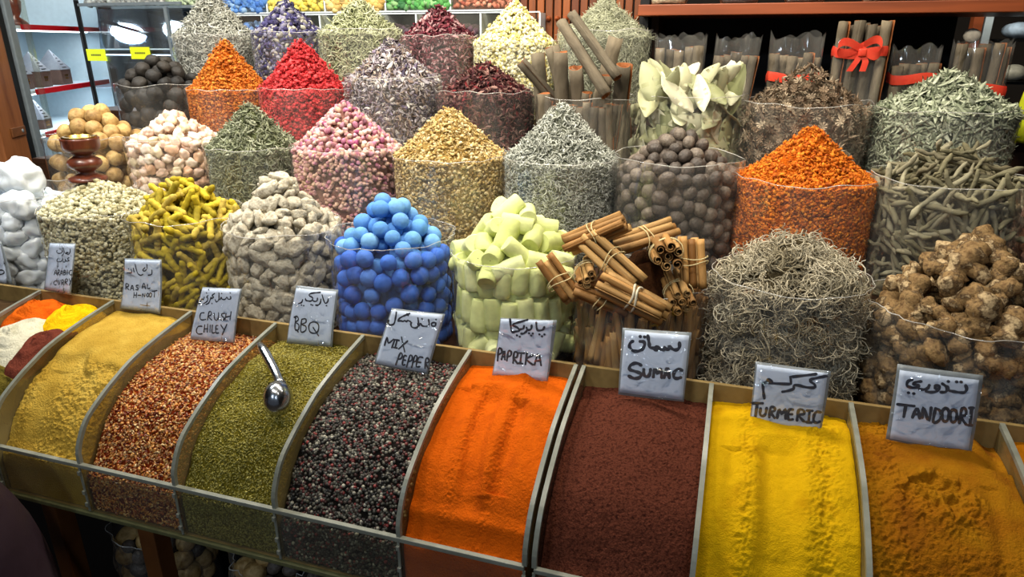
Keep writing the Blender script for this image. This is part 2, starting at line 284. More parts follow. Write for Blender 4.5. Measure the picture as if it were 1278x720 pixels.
SIGNS = {
'sumac': {'c':[[-0.138,1.0273,1.1093],[-0.0289,1.0287,1.1147],[-0.0298,1.0013,1.0051],[-0.1348,1.0003,1.0013]],'p':[[0.039,0.032],[0.971,0.044],[0.979,0.974],[0.023,0.959]],'w':0.00396,'s':[[[0.846,0.156],[0.852,0.216],[0.821,0.253],[0.778,0.256],[0.732,0.234],[0.703,0.207],[0.707,0.253],[0.663,0.252],[0.642,0.224],[0.637,0.264],[0.593,0.268],[0.555,0.243],[0.519,0.233],[0.495,0.27],[0.549,0.275],[0.476,0.254],[0.43,0.246],[0.405,0.163],[0.385,0.086]],[[0.279,0.176],[0.334,0.177],[0.35,0.22],[0.316,0.29],[0.245,0.321],[0.17,0.314],[0.126,0.264],[0.135,0.21],[0.17,0.181]],[[0.273,0.103],[0.277,0.105]],[[0.336,0.104],[0.34,0.105]],[[0.319,0.518],[0.268,0.496],[0.213,0.504],[0.159,0.542],[0.154,0.598],[0.24,0.617],[0.33,0.645],[0.312,0.702],[0.229,0.724],[0.152,0.7]],[[0.367,0.578],[0.373,0.65],[0.412,0.68],[0.456,0.651],[0.467,0.568]],[[0.517,0.673],[0.53,0.553],[0.573,0.622],[0.62,0.545],[0.641,0.67]],[[0.677,0.666],[0.701,0.546],[0.728,0.544],[0.752,0.664]],[[0.69,0.619],[0.744,0.614]],[[0.923,0.54],[0.86,0.535],[0.813,0.589],[0.819,0.652],[0.865,0.666],[0.917,0.648]]]},
'turmeric': {'c':[[0.0699,1.0073,1.0893],[0.176,1.0072,1.089],[0.1737,0.9829,0.9914],[0.0718,0.9843,0.9972]],'p':[[0.022,0.041],[0.958,0.035],[0.972,0.976],[0.019,0.995]],'w':0.0031,'s':[[[0.948,0.078],[0.764,0.152],[0.753,0.192],[0.805,0.222],[0.819,0.268],[0.731,0.288],[0.553,0.276],[0.542,0.338],[0.478,0.38],[0.402,0.414]],[[0.811,0.068],[0.505,0.156],[0.486,0.169],[0.496,0.256],[0.467,0.277],[0.158,0.315]],[[0.175,0.302],[0.189,0.259],[0.225,0.257],[0.242,0.294],[0.201,0.287],[0.179,0.285]],[[0.158,0.315],[0.128,0.331],[0.143,0.453],[0.167,0.57]],[[0.013,0.69],[0.152,0.657]],[[0.078,0.677],[0.073,0.895]],[[0.133,0.751],[0.131,0.838],[0.162,0.87],[0.206,0.832],[0.214,0.723]],[[0.265,0.862],[0.268,0.701],[0.322,0.694],[0.327,0.741],[0.281,0.779],[0.338,0.856]],[[0.374,0.848],[0.386,0.697],[0.43,0.772],[0.474,0.678],[0.49,0.832]],[[0.57,0.668],[0.519,0.689],[0.526,0.834],[0.587,0.824]],[[0.523,0.755],[0.569,0.745]],[[0.648,0.827],[0.651,0.661],[0.715,0.651],[0.729,0.705],[0.665,0.744],[0.743,0.825]],[[0.798,0.639],[0.808,0.827]],[[0.765,0.646],[0.834,0.637]],[[0.778,0.828],[0.845,0.822]],[[0.946,0.637],[0.89,0.645],[0.865,0.715],[0.875,0.794],[0.918,0.809],[0.957,0.785]]]},
'tandoori': {'c':[[0.2615,1.0128,1.1112],[0.3694,1.0124,1.1097],[0.3708,0.9839,0.9957],[0.261,0.9852,1.0009]],'p':[[0.033,0.072],[0.955,0.061],[0.962,0.955],[0.046,0.981]],'w':0.00304,'s':[[[0.81,0.147],[0.827,0.189],[0.805,0.233],[0.733,0.241],[0.666,0.238],[0.624,0.232],[0.602,0.189]],[[0.54,0.163],[0.598,0.199],[0.594,0.255],[0.537,0.27]],[[0.461,0.203],[0.493,0.189],[0.51,0.214],[0.49,0.235],[0.464,0.227]],[[0.51,0.219],[0.486,0.267],[0.421,0.289],[0.369,0.287]],[[0.393,0.205],[0.381,0.244],[0.333,0.27],[0.29,0.273]],[[0.294,0.174],[0.235,0.192],[0.213,0.224],[0.274,0.223],[0.261,0.254],[0.202,0.269],[0.142,0.254],[0.145,0.197],[0.189,0.171]],[[0.168,0.341],[0.173,0.342]],[[0.229,0.34],[0.235,0.341]],[[0.697,0.116],[0.704,0.117]],[[0.749,0.111],[0.755,0.112]],[[0.602,0.125],[0.607,0.126]],[[0.067,0.513],[0.259,0.498]],[[0.164,0.505],[0.162,0.66]],[[0.262,0.647],[0.296,0.51],[0.345,0.641]],[[0.27,0.603],[0.324,0.593]],[[0.372,0.627],[0.366,0.488],[0.453,0.658],[0.455,0.482]],[[0.506,0.482],[0.504,0.657],[0.561,0.638],[0.585,0.569],[0.559,0.5],[0.506,0.482]],[[0.62,0.456],[0.592,0.494],[0.592,0.558],[0.617,0.618],[0.643,0.627],[0.667,0.599],[0.671,0.535],[0.651,0.474],[0.62,0.456]],[[0.715,0.459],[0.689,0.486],[0.686,0.541],[0.708,0.606],[0.736,0.619],[0.762,0.59],[0.764,0.532],[0.744,0.476],[0.715,0.459]],[[0.806,0.618],[0.807,0.437],[0.853,0.438],[0.862,0.509],[0.812,0.536],[0.883,0.622]],[[0.917,0.409],[0.931,0.621]],[[0.893,0.413],[0.935,0.405]],[[0.913,0.628],[0.952,0.621]]]},
'paprika': {'c':[[-0.349,1.0298,1.0993],[-0.2488,1.0318,1.1071],[-0.2565,1.0059,1.0035],[-0.3575,1.0045,0.9978]],'p':[[0.013,0.019],[0.936,0.012],[0.98,0.993],[0.017,0.98]],'w':0.0027,'s':[[[0.179,0.012],[0.24,0.223],[0.309,0.214],[0.367,0.202],[0.338,0.151],[0.242,0.113],[0.268,0.084],[0.494,0.01]],[[0.367,0.202],[0.392,0.173],[0.439,0.161],[0.448,0.114]],[[0.495,0.14],[0.512,0.186],[0.462,0.238],[0.414,0.246]],[[0.511,0.18],[0.577,0.164],[0.582,0.099]],[[0.656,0.05],[0.691,0.168],[0.78,0.164],[0.805,0.117]],[[0.339,0.278],[0.346,0.281]],[[0.392,0.298],[0.399,0.299]],[[0.549,0.23],[0.555,0.232]],[[0.617,0.231],[0.623,0.232]],[[0.594,0.265],[0.598,0.269]],[[0.735,0.24],[0.741,0.241]],[[0.82,0.236],[0.826,0.237]],[[0.784,0.27],[0.79,0.272]],[[0.058,0.729],[0.046,0.53],[0.098,0.533],[0.108,0.593],[0.062,0.624]],[[0.126,0.705],[0.152,0.552],[0.187,0.701]],[[0.129,0.658],[0.179,0.654]],[[0.226,0.717],[0.228,0.557],[0.282,0.566],[0.28,0.629],[0.231,0.651]],[[0.346,0.746],[0.337,0.569],[0.398,0.574],[0.396,0.649],[0.342,0.662],[0.426,0.75]],[[0.466,0.57],[0.475,0.746]],[[0.427,0.572],[0.516,0.57]],[[0.445,0.743],[0.515,0.745]],[[0.564,0.564],[0.57,0.749]],[[0.676,0.593],[0.576,0.665],[0.701,0.749]],[[0.73,0.746],[0.767,0.56],[0.845,0.747]],[[0.739,0.681],[0.824,0.675]]]},
'mix_pepper': {'c':[[-0.5481,1.0102,1.1007],[-0.4452,1.0104,1.1016],[-0.4697,0.9836,0.9943],[-0.5755,0.9847,0.9986]],'p':[[0.021,0.028],[0.965,0.013],[0.971,0.969],[0.032,0.975]],'w':0.00234,'s':[[[0.888,0.155],[0.892,0.202],[0.845,0.208],[0.815,0.174],[0.857,0.15],[0.891,0.165]],[[0.747,0.115],[0.782,0.197],[0.75,0.226],[0.669,0.225],[0.627,0.187],[0.61,0.232],[0.58,0.203]],[[0.551,0.109],[0.6,0.22],[0.57,0.272],[0.496,0.266],[0.456,0.218],[0.464,0.198]],[[0.872,0.1],[0.879,0.101]],[[0.625,0.114],[0.632,0.115]],[[0.438,0.181],[0.381,0.168],[0.367,0.19],[0.32,0.176],[0.305,0.197],[0.259,0.189],[0.203,0.203],[0.232,0.136],[0.376,0.05]],[[0.119,0.058],[0.137,0.147],[0.146,0.256],[0.082,0.284],[0.027,0.251],[0.025,0.211]],[[0.317,0.081],[0.324,0.082]],[[0.354,0.082],[0.361,0.084]],[[0.33,0.061],[0.335,0.063]],[[0.101,0.64],[0.1,0.492],[0.162,0.592],[0.251,0.5],[0.249,0.657]],[[0.303,0.512],[0.31,0.648]],[[0.268,0.517],[0.343,0.516]],[[0.278,0.647],[0.347,0.648]],[[0.366,0.455],[0.502,0.685]],[[0.497,0.504],[0.383,0.656]],[[0.412,0.929],[0.431,0.725],[0.479,0.746],[0.477,0.804],[0.433,0.83]],[[0.554,0.753],[0.515,0.76],[0.526,0.906],[0.57,0.902]],[[0.515,0.826],[0.562,0.824]],[[0.611,0.932],[0.616,0.734],[0.664,0.754],[0.665,0.81],[0.622,0.836]],[[0.7,0.926],[0.701,0.73],[0.745,0.741],[0.748,0.806],[0.708,0.831]],[[0.842,0.734],[0.776,0.745],[0.771,0.895],[0.835,0.893]],[[0.769,0.821],[0.832,0.819]],[[0.932,0.903],[0.904,0.743],[0.953,0.744],[0.964,0.793],[0.924,0.822],[0.997,0.905]]]},
'bbq': {'c':[[-0.7673,1.0423,1.109],[-0.6744,1.0425,1.1101],[-0.6801,1.0159,1.0036],[-0.7815,1.0146,0.9984]],'p':[[0.02,0.045],[0.963,0.031],[0.963,0.97],[0.016,0.975]],'w':0.0021,'s':[[[0.816,0.173],[0.811,0.219],[0.756,0.242],[0.668,0.112]],[[0.655,0.186],[0.653,0.25],[0.612,0.29],[0.555,0.294]],[[0.615,0.069],[0.4,0.106],[0.36,0.146],[0.457,0.175],[0.452,0.221]],[[0.572,0.175],[0.568,0.221],[0.512,0.234],[0.464,0.22],[0.409,0.239],[0.305,0.233],[0.289,0.207]],[[0.224,0.23],[0.21,0.276],[0.145,0.3]],[[0.796,0.284],[0.803,0.286]],[[0.441,0.294],[0.448,0.295]],[[0.481,0.3],[0.488,0.301]],[[0.217,0.321],[0.224,0.322]],[[0.27,0.326],[0.277,0.327]],[[0.099,0.541],[0.162,0.519],[0.205,0.576],[0.147,0.624],[0.231,0.66],[0.235,0.745],[0.159,0.75],[0.133,0.547]],[[0.191,0.748],[0.238,0.787]],[[0.281,0.562],[0.368,0.547],[0.389,0.606],[0.295,0.647],[0.4,0.674],[0.401,0.75],[0.295,0.774],[0.281,0.562]],[[0.564,0.58],[0.49,0.611],[0.467,0.678],[0.507,0.759],[0.583,0.779],[0.668,0.757],[0.695,0.678],[0.662,0.604],[0.564,0.58]],[[0.568,0.679],[0.705,0.813]]]},
'crush_chiley': {'c':[[-0.9672,1.018,1.0922],[-0.8752,1.0195,1.0979],[-0.886,0.9934,0.9935],[-0.9921,0.9919,0.9877]],'p':[[0.018,0.02],[0.966,0.011],[0.977,0.986],[0.019,0.991]],'w':0.00183,'s':[[[0.776,0.148],[0.794,0.186],[0.738,0.198],[0.697,0.161],[0.669,0.201],[0.6,0.204],[0.569,0.167],[0.553,0.206],[0.525,0.207],[0.488,0.091]],[[0.525,0.207],[0.482,0.261],[0.434,0.221]],[[0.378,0.106],[0.328,0.148],[0.381,0.175],[0.317,0.207]],[[0.311,0.178],[0.288,0.286],[0.225,0.317]],[[0.221,0.153],[0.192,0.183],[0.233,0.201],[0.234,0.259],[0.162,0.301]],[[0.133,0.186],[0.121,0.235],[0.081,0.218],[0.067,0.257],[0.056,0.306],[0.004,0.308],[-0.024,0.232],[0.011,0.182]],[[0.754,0.08],[0.759,0.084]],[[0.556,0.098],[0.561,0.102]],[[0.372,0.291],[0.377,0.295]],[[0.195,0.043],[0.201,0.047]],[[0.161,0.105],[0.167,0.107]],[[0.228,0.475],[0.151,0.488],[0.149,0.569],[0.205,0.611],[0.304,0.596]],[[0.351,0.603],[0.349,0.451],[0.408,0.457],[0.409,0.511],[0.35,0.532],[0.451,0.597]],[[0.48,0.471],[0.512,0.568],[0.563,0.597],[0.594,0.555],[0.58,0.457]],[[0.716,0.459],[0.661,0.471],[0.67,0.515],[0.719,0.539],[0.716,0.583],[0.66,0.581]],[[0.751,0.466],[0.749,0.581]],[[0.856,0.425],[0.858,0.575]],[[0.75,0.529],[0.858,0.505]],[[0.247,0.73],[0.149,0.744],[0.128,0.829],[0.187,0.883],[0.282,0.87]],[[0.307,0.701],[0.317,0.835]],[[0.375,0.68],[0.397,0.83]],[[0.314,0.776],[0.388,0.764]],[[0.439,0.693],[0.458,0.826]],[[0.489,0.69],[0.507,0.832],[0.567,0.828]],[[0.615,0.692],[0.573,0.703],[0.593,0.827],[0.653,0.828]],[[0.581,0.761],[0.622,0.759]],[[0.679,0.68],[0.747,0.752]],[[0.806,0.656],[0.734,0.859]]]},
'ras': {'c':[[-1.1947,1.0594,1.1177],[-1.0993,1.0609,1.1235],[-1.0996,1.0332,1.0129],[-1.2044,1.0331,1.0123]],'p':[[0.021,0.028],[0.966,0.022],[0.968,0.97],[0.029,0.981]],'w':0.00173,'s':[[[0.73,0.205],[0.723,0.285],[0.631,0.306]],[[0.596,0.103],[0.6,0.184]],[[0.54,0.168],[0.483,0.216],[0.532,0.232],[0.578,0.203]],[[0.291,0.114],[0.354,0.275],[0.43,0.316],[0.488,0.296]],[[0.187,0.21],[0.206,0.273],[0.094,0.287]],[[0.248,0.189],[0.267,0.261]],[[0.124,0.203],[0.132,0.207]],[[0.09,0.607],[0.079,0.503],[0.142,0.508],[0.139,0.552],[0.098,0.563],[0.164,0.611]],[[0.201,0.617],[0.241,0.519],[0.285,0.615]],[[0.21,0.582],[0.27,0.578]],[[0.384,0.511],[0.337,0.522],[0.347,0.552],[0.389,0.57],[0.38,0.601],[0.332,0.6]],[[0.483,0.564],[0.523,0.459],[0.576,0.567]],[[0.492,0.533],[0.562,0.529]],[[0.617,0.48],[0.621,0.555],[0.696,0.547]],[[0.301,0.661],[0.302,0.753]],[[0.36,0.657],[0.363,0.748]],[[0.303,0.708],[0.364,0.703]],[[0.399,0.704],[0.469,0.699]],[[0.506,0.729],[0.513,0.663],[0.562,0.722],[0.57,0.659]],[[0.638,0.645],[0.612,0.68],[0.63,0.715],[0.663,0.701],[0.666,0.665],[0.638,0.645]],[[0.709,0.632],[0.68,0.67],[0.697,0.71],[0.735,0.699],[0.744,0.654],[0.709,0.632]],[[0.749,0.605],[0.885,0.579]],[[0.819,0.592],[0.819,0.705]]]},
'arabic_curry': {'c':[[-1.4089,1.063,1.1319],[-1.3315,1.0641,1.1365],[-1.3387,1.0367,1.0269],[-1.4181,1.0374,1.0295]],'p':[[0.019,0.018],[0.973,0.017],[0.961,0.972],[0.04,0.979]],'w':0.00148,'s':[[[0.837,0.112],[0.843,0.171],[0.774,0.224],[0.682,0.185],[0.785,0.181],[0.654,0.203],[0.559,0.094]],[[0.566,0.163],[0.589,0.213],[0.537,0.25]],[[0.508,0.104],[0.516,0.19],[0.379,0.212],[0.307,0.188],[0.316,0.153]],[[0.401,0.121],[0.407,0.122]],[[0.448,0.123],[0.454,0.125]],[[0.887,0.245],[0.892,0.246]],[[0.823,0.28],[0.767,0.308],[0.843,0.338],[0.727,0.352],[0.695,0.32]],[[0.695,0.32],[0.685,0.37],[0.61,0.374]],[[0.574,0.308],[0.548,0.36],[0.412,0.384],[0.347,0.361],[0.39,0.316]],[[0.39,0.471],[0.397,0.472]],[[0.431,0.472],[0.437,0.473]],[[0.316,0.655],[0.367,0.549],[0.424,0.648]],[[0.328,0.62],[0.405,0.615]],[[0.455,0.646],[0.451,0.553],[0.512,0.552],[0.504,0.592],[0.456,0.603],[0.53,0.64]],[[0.561,0.638],[0.602,0.543],[0.65,0.632]],[[0.573,0.609],[0.632,0.605]],[[0.685,0.538],[0.694,0.629],[0.765,0.607],[0.755,0.583],[0.695,0.579],[0.752,0.559],[0.738,0.535],[0.685,0.538]],[[0.816,0.522],[0.825,0.62]],[[0.973,0.52],[0.912,0.532],[0.899,0.582],[0.938,0.612],[0.994,0.6]],[[0.452,0.772],[0.376,0.779],[0.334,0.824],[0.384,0.859],[0.444,0.844]],[[0.511,0.751],[0.518,0.817],[0.564,0.83],[0.586,0.745]],[[0.654,0.831],[0.651,0.732],[0.719,0.735],[0.708,0.777],[0.656,0.786],[0.736,0.824]],[[0.784,0.811],[0.789,0.704],[0.861,0.707],[0.851,0.749],[0.794,0.761],[0.879,0.811]],[[0.917,0.687],[0.958,0.74]],[[1.013,0.663],[0.942,0.814]]]},
'partial': {'c':[[-1.7102,1.0872,1.1086],[-1.5876,1.0881,1.1125],[-1.5558,1.0647,1.0189],[-1.701,1.0642,1.0168]],'p':[[0.044,0.048],[0.966,0.051],[0.899,0.994],[0.024,0.969]],'w':0.0023,'s':[[[0.743,0.787],[0.799,0.801],[0.879,0.754],[0.881,0.705],[0.824,0.691],[0.756,0.727],[0.743,0.787]],[[0.254,0.277],[0.342,0.453],[0.563,0.433],[0.654,0.29]],[[0.191,0.785],[0.173,0.924]],[[0.403,0.763],[0.339,0.907],[0.483,0.891]]]},
}

# ------------------------------------------------------------------ the hall around the stall
def struct(name, mb, m):
    o = mb.obj(name, m); o['kind'] = 'structure'; return o
struct('floor', MB().box((-4.5, -2.5, -.05), (3.5, 3.6, 0)), mat('floor_tiles', ['3b332c', '4a4038'], mode='noise', mscale=4, rough=.4))
struct('ceiling', MB().box((-4.5, -2.5, 2.8), (3.5, 3.6, 2.86)), mat('ceiling_paint', ['7c8a9c', '8e9cae'], mode='noise', mscale=2, rough=.6))
struct('wall_back', MB().box((-4.5, 3.5, 0), (3.5, 3.6, 2.8)), mat('back_wall_paint', ['1c1815', '26201b'], mode='noise', mscale=3, rough=.8))
struct('wall_left', MB().box((-4.5, -2.5, 0), (-4.4, 3.5, 2.8)), mat('left_wall_paint', ['2a211b', '352a22'], mode='noise', mscale=3, rough=.8))
struct('wall_right', MB().box((3.4, -2.5, 0), (3.5, 3.5, 2.8)), mat('right_wall_paint', ['2a211b', '352a22'], mode='noise', mscale=3, rough=.8))
for k in range(6):     # ceiling battens seen only as reflections
    struct('trim_%d' % (k + 1), MB().box((-3.6 + k * 1.1, -2.4, 2.78), (-3.57 + k * 1.1, 3.4, 2.8)), GREYM)

LAMP_E = mat_emit('lamp_glow', (1, .97, .92), 9)
for k, (x, y, z, w, c) in enumerate(LAMPS):
    t = empty('ceiling_or_fill_lamp', (x, y, z), 'round white ceiling lamp, out of the picture', 'lamp', 'ceiling lamps over the stall')
    lr = .8 if k in (4, 5) else 1.0
    MB().lathe([(.001, .25), (.02, .25), (.02, .08), (.09 * lr, .06), (.10 * lr, .0), (.09 * lr, .0)], 28).obj('lamp_shade', GREYM, t, True)
    MB().lathe([(.001, .004), (.085 * lr, .004)], 28).obj('diffuser', LAMP_E, t)
    ld = bpy.data.lights.new('lamp_light', 'AREA'); ld.shape = 'DISK'; ld.size = .17; ld.energy = w; ld.color = c
    lo = obj('lamp_light', ld, t, (0, 0, -.01))

for k, (x, y, z, w, c, ax, ay, az) in enumerate(SPOTS):
    t = empty('spotlight', (x, y, z), 'black track spotlight aimed at the rows of bags, above the picture', 'spotlight', 'spotlights aimed at the bags')
    q = Vector((ax - x, ay - y, az - z)).to_track_quat('-Z', 'Y')
    MB().lathe([(.001, .12), (.045, .12), (.055, .02), (.055, 0), (.050, 0), (.048, .02)], 24).obj('housing', BLACK, t, True).rotation_euler = q.to_euler()
    MB().tube([(0, 0, .05), (0, 0, .38)], .008, 8).obj('stem', BLACK, t)
    ld = bpy.data.lights.new('spot_light', 'SPOT'); ld.energy = w; ld.color = c; ld.spot_size = math.radians(94); ld.spot_blend = 1.0; ld.shadow_soft_size = .05
    lo = obj('spot_light', ld, t); lo.rotation_euler = q.to_euler()

# ------------------------------------------------------------------ tiered stand behind the bins
TIER = {1: (1.05, 1.352, .95), 2: (1.352, 1.60, 1.08), 3: (1.60, 1.825, 1.20), 4: (1.825, 2.13, 1.33)}
st = empty('tiered_stand', (-.5, 1.5, 0), 'dark stepped wooden stand carrying the rows of spice bags', 'display stand')
for k, (ya, yb, z) in TIER.items():
    MB().box((-1.6, ya - 1.5, z - .018), (1.6, yb - 1.5, z), .002).obj('shelf_board', WOOD_DARK, st)
    MB().box((-1.6, ya - 1.5, z - .15 if k > 1 else 0), (1.6, ya - 1.5 + .015, z - .018)).obj('riser', WOOD_DARK, st)
MB().box((-1.6, .60, 0), (-1.57, .63, 1.33)).box((1.57, .60, 0), (1.6, .63, 1.33)).obj('leg', WOOD_DARK, st)

# ------------------------------------------------------------------ acrylic spice bins
EDGE = np.array([(.735, .857), (.738, .885), (.762, .925), (.80, .952), (.84, .973), (.885, .992), (.96, 1.010), (1.04, 1.024)])
def resample(P, n):
    P = np.asarray(P, float); d = np.r_[0, np.cumsum(np.linalg.norm(np.diff(P, axis=0), axis=1))]; s = np.linspace(0, d[-1], n)
    return np.stack([np.interp(s, d, P[:, i]) for i in range(P.shape[1])], -1)
def smooth_poly(P, n):
    P = np.asarray(P, float)
    if len(P) < 3: return resample(P, n)
    Q = [P[0]]
    for i in range(len(P) - 1):
        a = P[max(i - 1, 0)]; b = P[i]; c = P[i + 1]; d = P[min(i + 2, len(P) - 1)]
        for t in (.25, .5, .75, 1.0):
            Q.append(.5 * ((2 * b) + (c - a) * t + (2 * a - 5 * b + 4 * c - d) * t * t + (3 * b - a - 3 * c + d) * t ** 3))
    return resample(Q, n)
EDGE_S = smooth_poly(EDGE, 40)

def divider(x, parent, m, w=.005, rimw=.007):
    n = len(EDGE_S); V = []
    for sx in (-w / 2, w / 2):
        for (y, z) in EDGE_S: V.append((x + sx, y, z))
        for (y, z) in EDGE_S: V.append((x + sx, y, .757))
    V = np.array(V); Q = []
    for s, o in ((0, 0), (1, 2 * n)):
        for i in range(n - 1):
            q = [o + i, o + i + 1, o + n + i + 1, o + n + i]; Q.append(q if s == 0 else q[::-1])
    p = MB().add(V, np.array(Q)).obj('divider', m, parent, True)
    t = np.gradient(EDGE_S, axis=0); t /= np.linalg.norm(t, axis=1)[:, None]; nr = np.c_[-t[:, 1], t[:, 0]]
    V = []; h = .005
    for (y, z), (ny, nz) in zip(EDGE_S, nr):
        for a, b in ((-1, -.3), (1, -.3), (1, 1), (-1, 1)): V.append((x + a * rimw / 2, y + ny * h * (b - .5), z + nz * h * (b - .5)))
    Q = []
    for i in range(n - 1):
        for j in range(4): Q.append([i * 4 + j, i * 4 + (j + 1) % 4, (i + 1) * 4 + (j + 1) % 4, (i + 1) * 4 + j])
    Q += [[3, 2, 1, 0], [(n - 1) * 4 + j for j in range(4)]]
    MB().add(np.array(V), np.array(Q)).obj('rim', RIMM, p)
    # fastening studs down the front joint
    mb = MB()
    for z in (.84, .80, .775): mb.box((x - .003, .727, z - .004), (x + .003, .731, z + .004), .0008)
    mb.box((x - .002, .7305, .76), (x + .002, .7325, .85))
    mb.obj('joint_strip', RIMM, p)

def bin_unit(xs, label, stained):
    x0, x1 = xs[0], xs[-1]
    t = empty('acrylic_bin_unit', ((x0 + x1) / 2, .9, .75), label, 'display bin'); cx = (x0 + x1) / 2
    sub = empty_child = t
    def at(o): o.location = (-cx, -.9, -.75); return o
    at(MB().box((x0, .732, .757), (x1, .737, .852)).obj('front_panel', CLEAR, t))
    at(MB().box((x0, .730, .850), (x1, .738, .8575), .001).obj('front_rail', RIMM, t))
    at(MB().box((x0, .728, .749), (x1, .736, .757), .001).obj('bottom_rail', mat('olive_rail', ['5a5a3c'], rough=.4), t))
    at(MB().box((x0, .735, .750), (x1, 1.045, .757)).obj('base_board', BOARD, t))
    at(MB().box((x0, 1.038, .757), (x1, 1.046, 1.026), .001).obj('back_board', BOARD, t))
    n0 = len(bpy.data.objects)
    for i, x in enumerate(xs):
        before = set(t.children)
        divider(x, t, STAIN if stained[i] else CLEAR)
        for o in t.children:
            if o not in before: at(o)
    return t
XA = [-1.64, -1.435, -1.228, -1.024, -.820, -.626, -.410, -.215]
XB = [-.201, .010, .217, .418, .620]
bin_unit(XA, 'long clear acrylic bin unit from the mixed powders to the orange paprika', [1, 1, 1, 1, 1, 1, 1, 1])
bin_unit(XB, 'clear acrylic bin unit holding the sumac, turmeric and tandoori powders', [0, 1, 1, 1, 1])

SURF = smooth_poly([(.7395, .812), (.741, .838), (.756, .858), (.783, .901), (.815, .936), (.85, .957), (.89, .974), (.96, .990), (1.037, .996)], 200)
def surf_at(s):
    i = np.clip(s, 0, 1) * 199; return np.stack([np.interp(i, np.arange(200), SURF[:, k]) for k in (0, 1)], -1)
_t = np.gradient(SURF, axis=0); _t /= np.linalg.norm(_t, axis=1)[:, None]; SN = np.c_[-_t[:, 1], _t[:, 0]]

def powder(name, label, x0, x1, m, feat, seed, nx=110, ny=190, lvl=0.0, c=4, amp=.004, bulge=.006, fine=0.0, extra=None):
    """heaped powder between two dividers; feat(U, S) gives extra height in metres"""
    x0 += .003; x1 -= .003
    U, S = np.meshgrid(np.linspace(0, 1, nx), np.linspace(0, 1, ny), indexing='ij')
    base = surf_at(S.ravel()).reshape(nx, ny, 2); ii = np.clip((S * 199), 0, 199).astype(int); nr = SN[ii]
    nr = nr * np.array([.6, 1]); 
    h = lvl + bulge * np.sin(U * PI) ** .6 * 1.3 - .002 + amp * fbm(nx, ny, c, seed) + fine * np.random.default_rng(seed).uniform(-1, 1, (nx, ny)) + feat(U, S)
    env = np.clip(S / .07, 0, 1); h = h * env + (1 - env) * -.001
    Y = np.maximum(base[..., 0] + nr[..., 0] * h, .7395); Z = base[..., 1] + nr[..., 1] * h
    Y = np.minimum(Y, 1.037)
    X = x0 + (x1 - x0) * U
    V = np.stack([X, Y, Z], -1).reshape(-1, 3)
    i, j = np.meshgrid(np.arange(nx - 1), np.arange(ny - 1), indexing='ij'); i = i.ravel(); j = j.ravel()
    Q = np.c_[i * ny + j, (i + 1) * ny + j, (i + 1) * ny + j + 1, i * ny + j + 1]
    loop = [a * ny for a in range(nx)] + [(nx - 1) * ny + b for b in range(1, ny)] + [a * ny + ny - 1 for a in range(nx - 2, -1, -1)] + [b for b in range(ny - 2, 0, -1)]
    B = V[loop].copy(); B[:, 2] = .7585; n = len(V); k = len(loop); a = np.arange(k); b = (a + 1) % k
    Q = np.concatenate([Q, np.c_[n + a, n + k + a, n + k + b, n + b]])
    V2 = np.concatenate([V, V[loop], B]); T = np.concatenate([Q[:, [0, 1, 2]], Q[:, [0, 2, 3]]]); mi = np.zeros(len(T), int); mats = [m]
    if extra:     # loose grains lying on the surface, part of the same heap
        tm, cnt, sz, em = extra; G = V.reshape(nx, ny, 3)
        a = rng.uniform(0, nx - 1.01, cnt); b = rng.uniform(0, ny - 1.01, cnt); P = G[a.astype(int), b.astype(int)] + rng.normal(size=(cnt, 3)) * .0009
        P[:, 0] = x0 + .002 + (x1 - x0 - .004) * a / (nx - 1)
        fr = np.random.default_rng(seed + 3).uniform(size=cnt) < .16      # grains pressed against the front panel
        P[fr, 1] = .7402; P[fr, 2] = rng.uniform(.76, .835, fr.sum())
        nn = np.zeros((cnt, 3)); nn[:, 1] = nr[a.astype(int), b.astype(int)][:, 0]; nn[:, 2] = nr[a.astype(int), b.astype(int)][:, 1]; nn[fr] = (0, -1, 0)
        eV, eT = scatter(tm, P, basis(nn, .6, rng), rng.uniform(sz[0], sz[1], cnt))
        T = np.concatenate([T, eT + len(V2)]); V2 = np.concatenate([V2, eV]); mats.append(em); mi = np.r_[mi, np.ones(len(eT), int)]
    o = obj(name, mesh_np(name, V2, T, mats, mi, True)); tag(o, label, 'spice', kind='stuff'); return o

def pw(name, cols, bump=.5, bs=500, ms=22):
    return mat(name, cols, mode='noise', mscale=ms, rough=.95, spec=.05, bump=bump, bscale=bs)
G = lambda x, c, w: np.exp(-((x - c) / w) ** 2)
def zero(U, S): return 0 * U
def f_ras(U, S):
    n = vnoise(U.shape[0], U.shape[1], (5, 9), 5); step = .006 * np.tanh((S - .56 - .06 * n + .12 * (U - .4)) * 45)
    rough = (.0020 * vnoise(U.shape[0], U.shape[1], (60, 120), 9) + .0016 * vnoise(U.shape[0], U.shape[1], (30, 60), 19)) * np.clip(1 - G(U, .26, .13) * 1.1, 0, 1) * (S < .56)
    return step + rough - .004 * G(U, .26, .10) * (S < .5) - .010 * G(U, .95, .1) * G(S, .93, .06)
def f_bbq(U, S):
    return -.018 * G(U, .62, .16) * G(S, .62, .09) + .006 * G(U, .3, .3) * G(S, .75, .1) - .008 * G(U, .75, .1) * G(S, .92, .05)
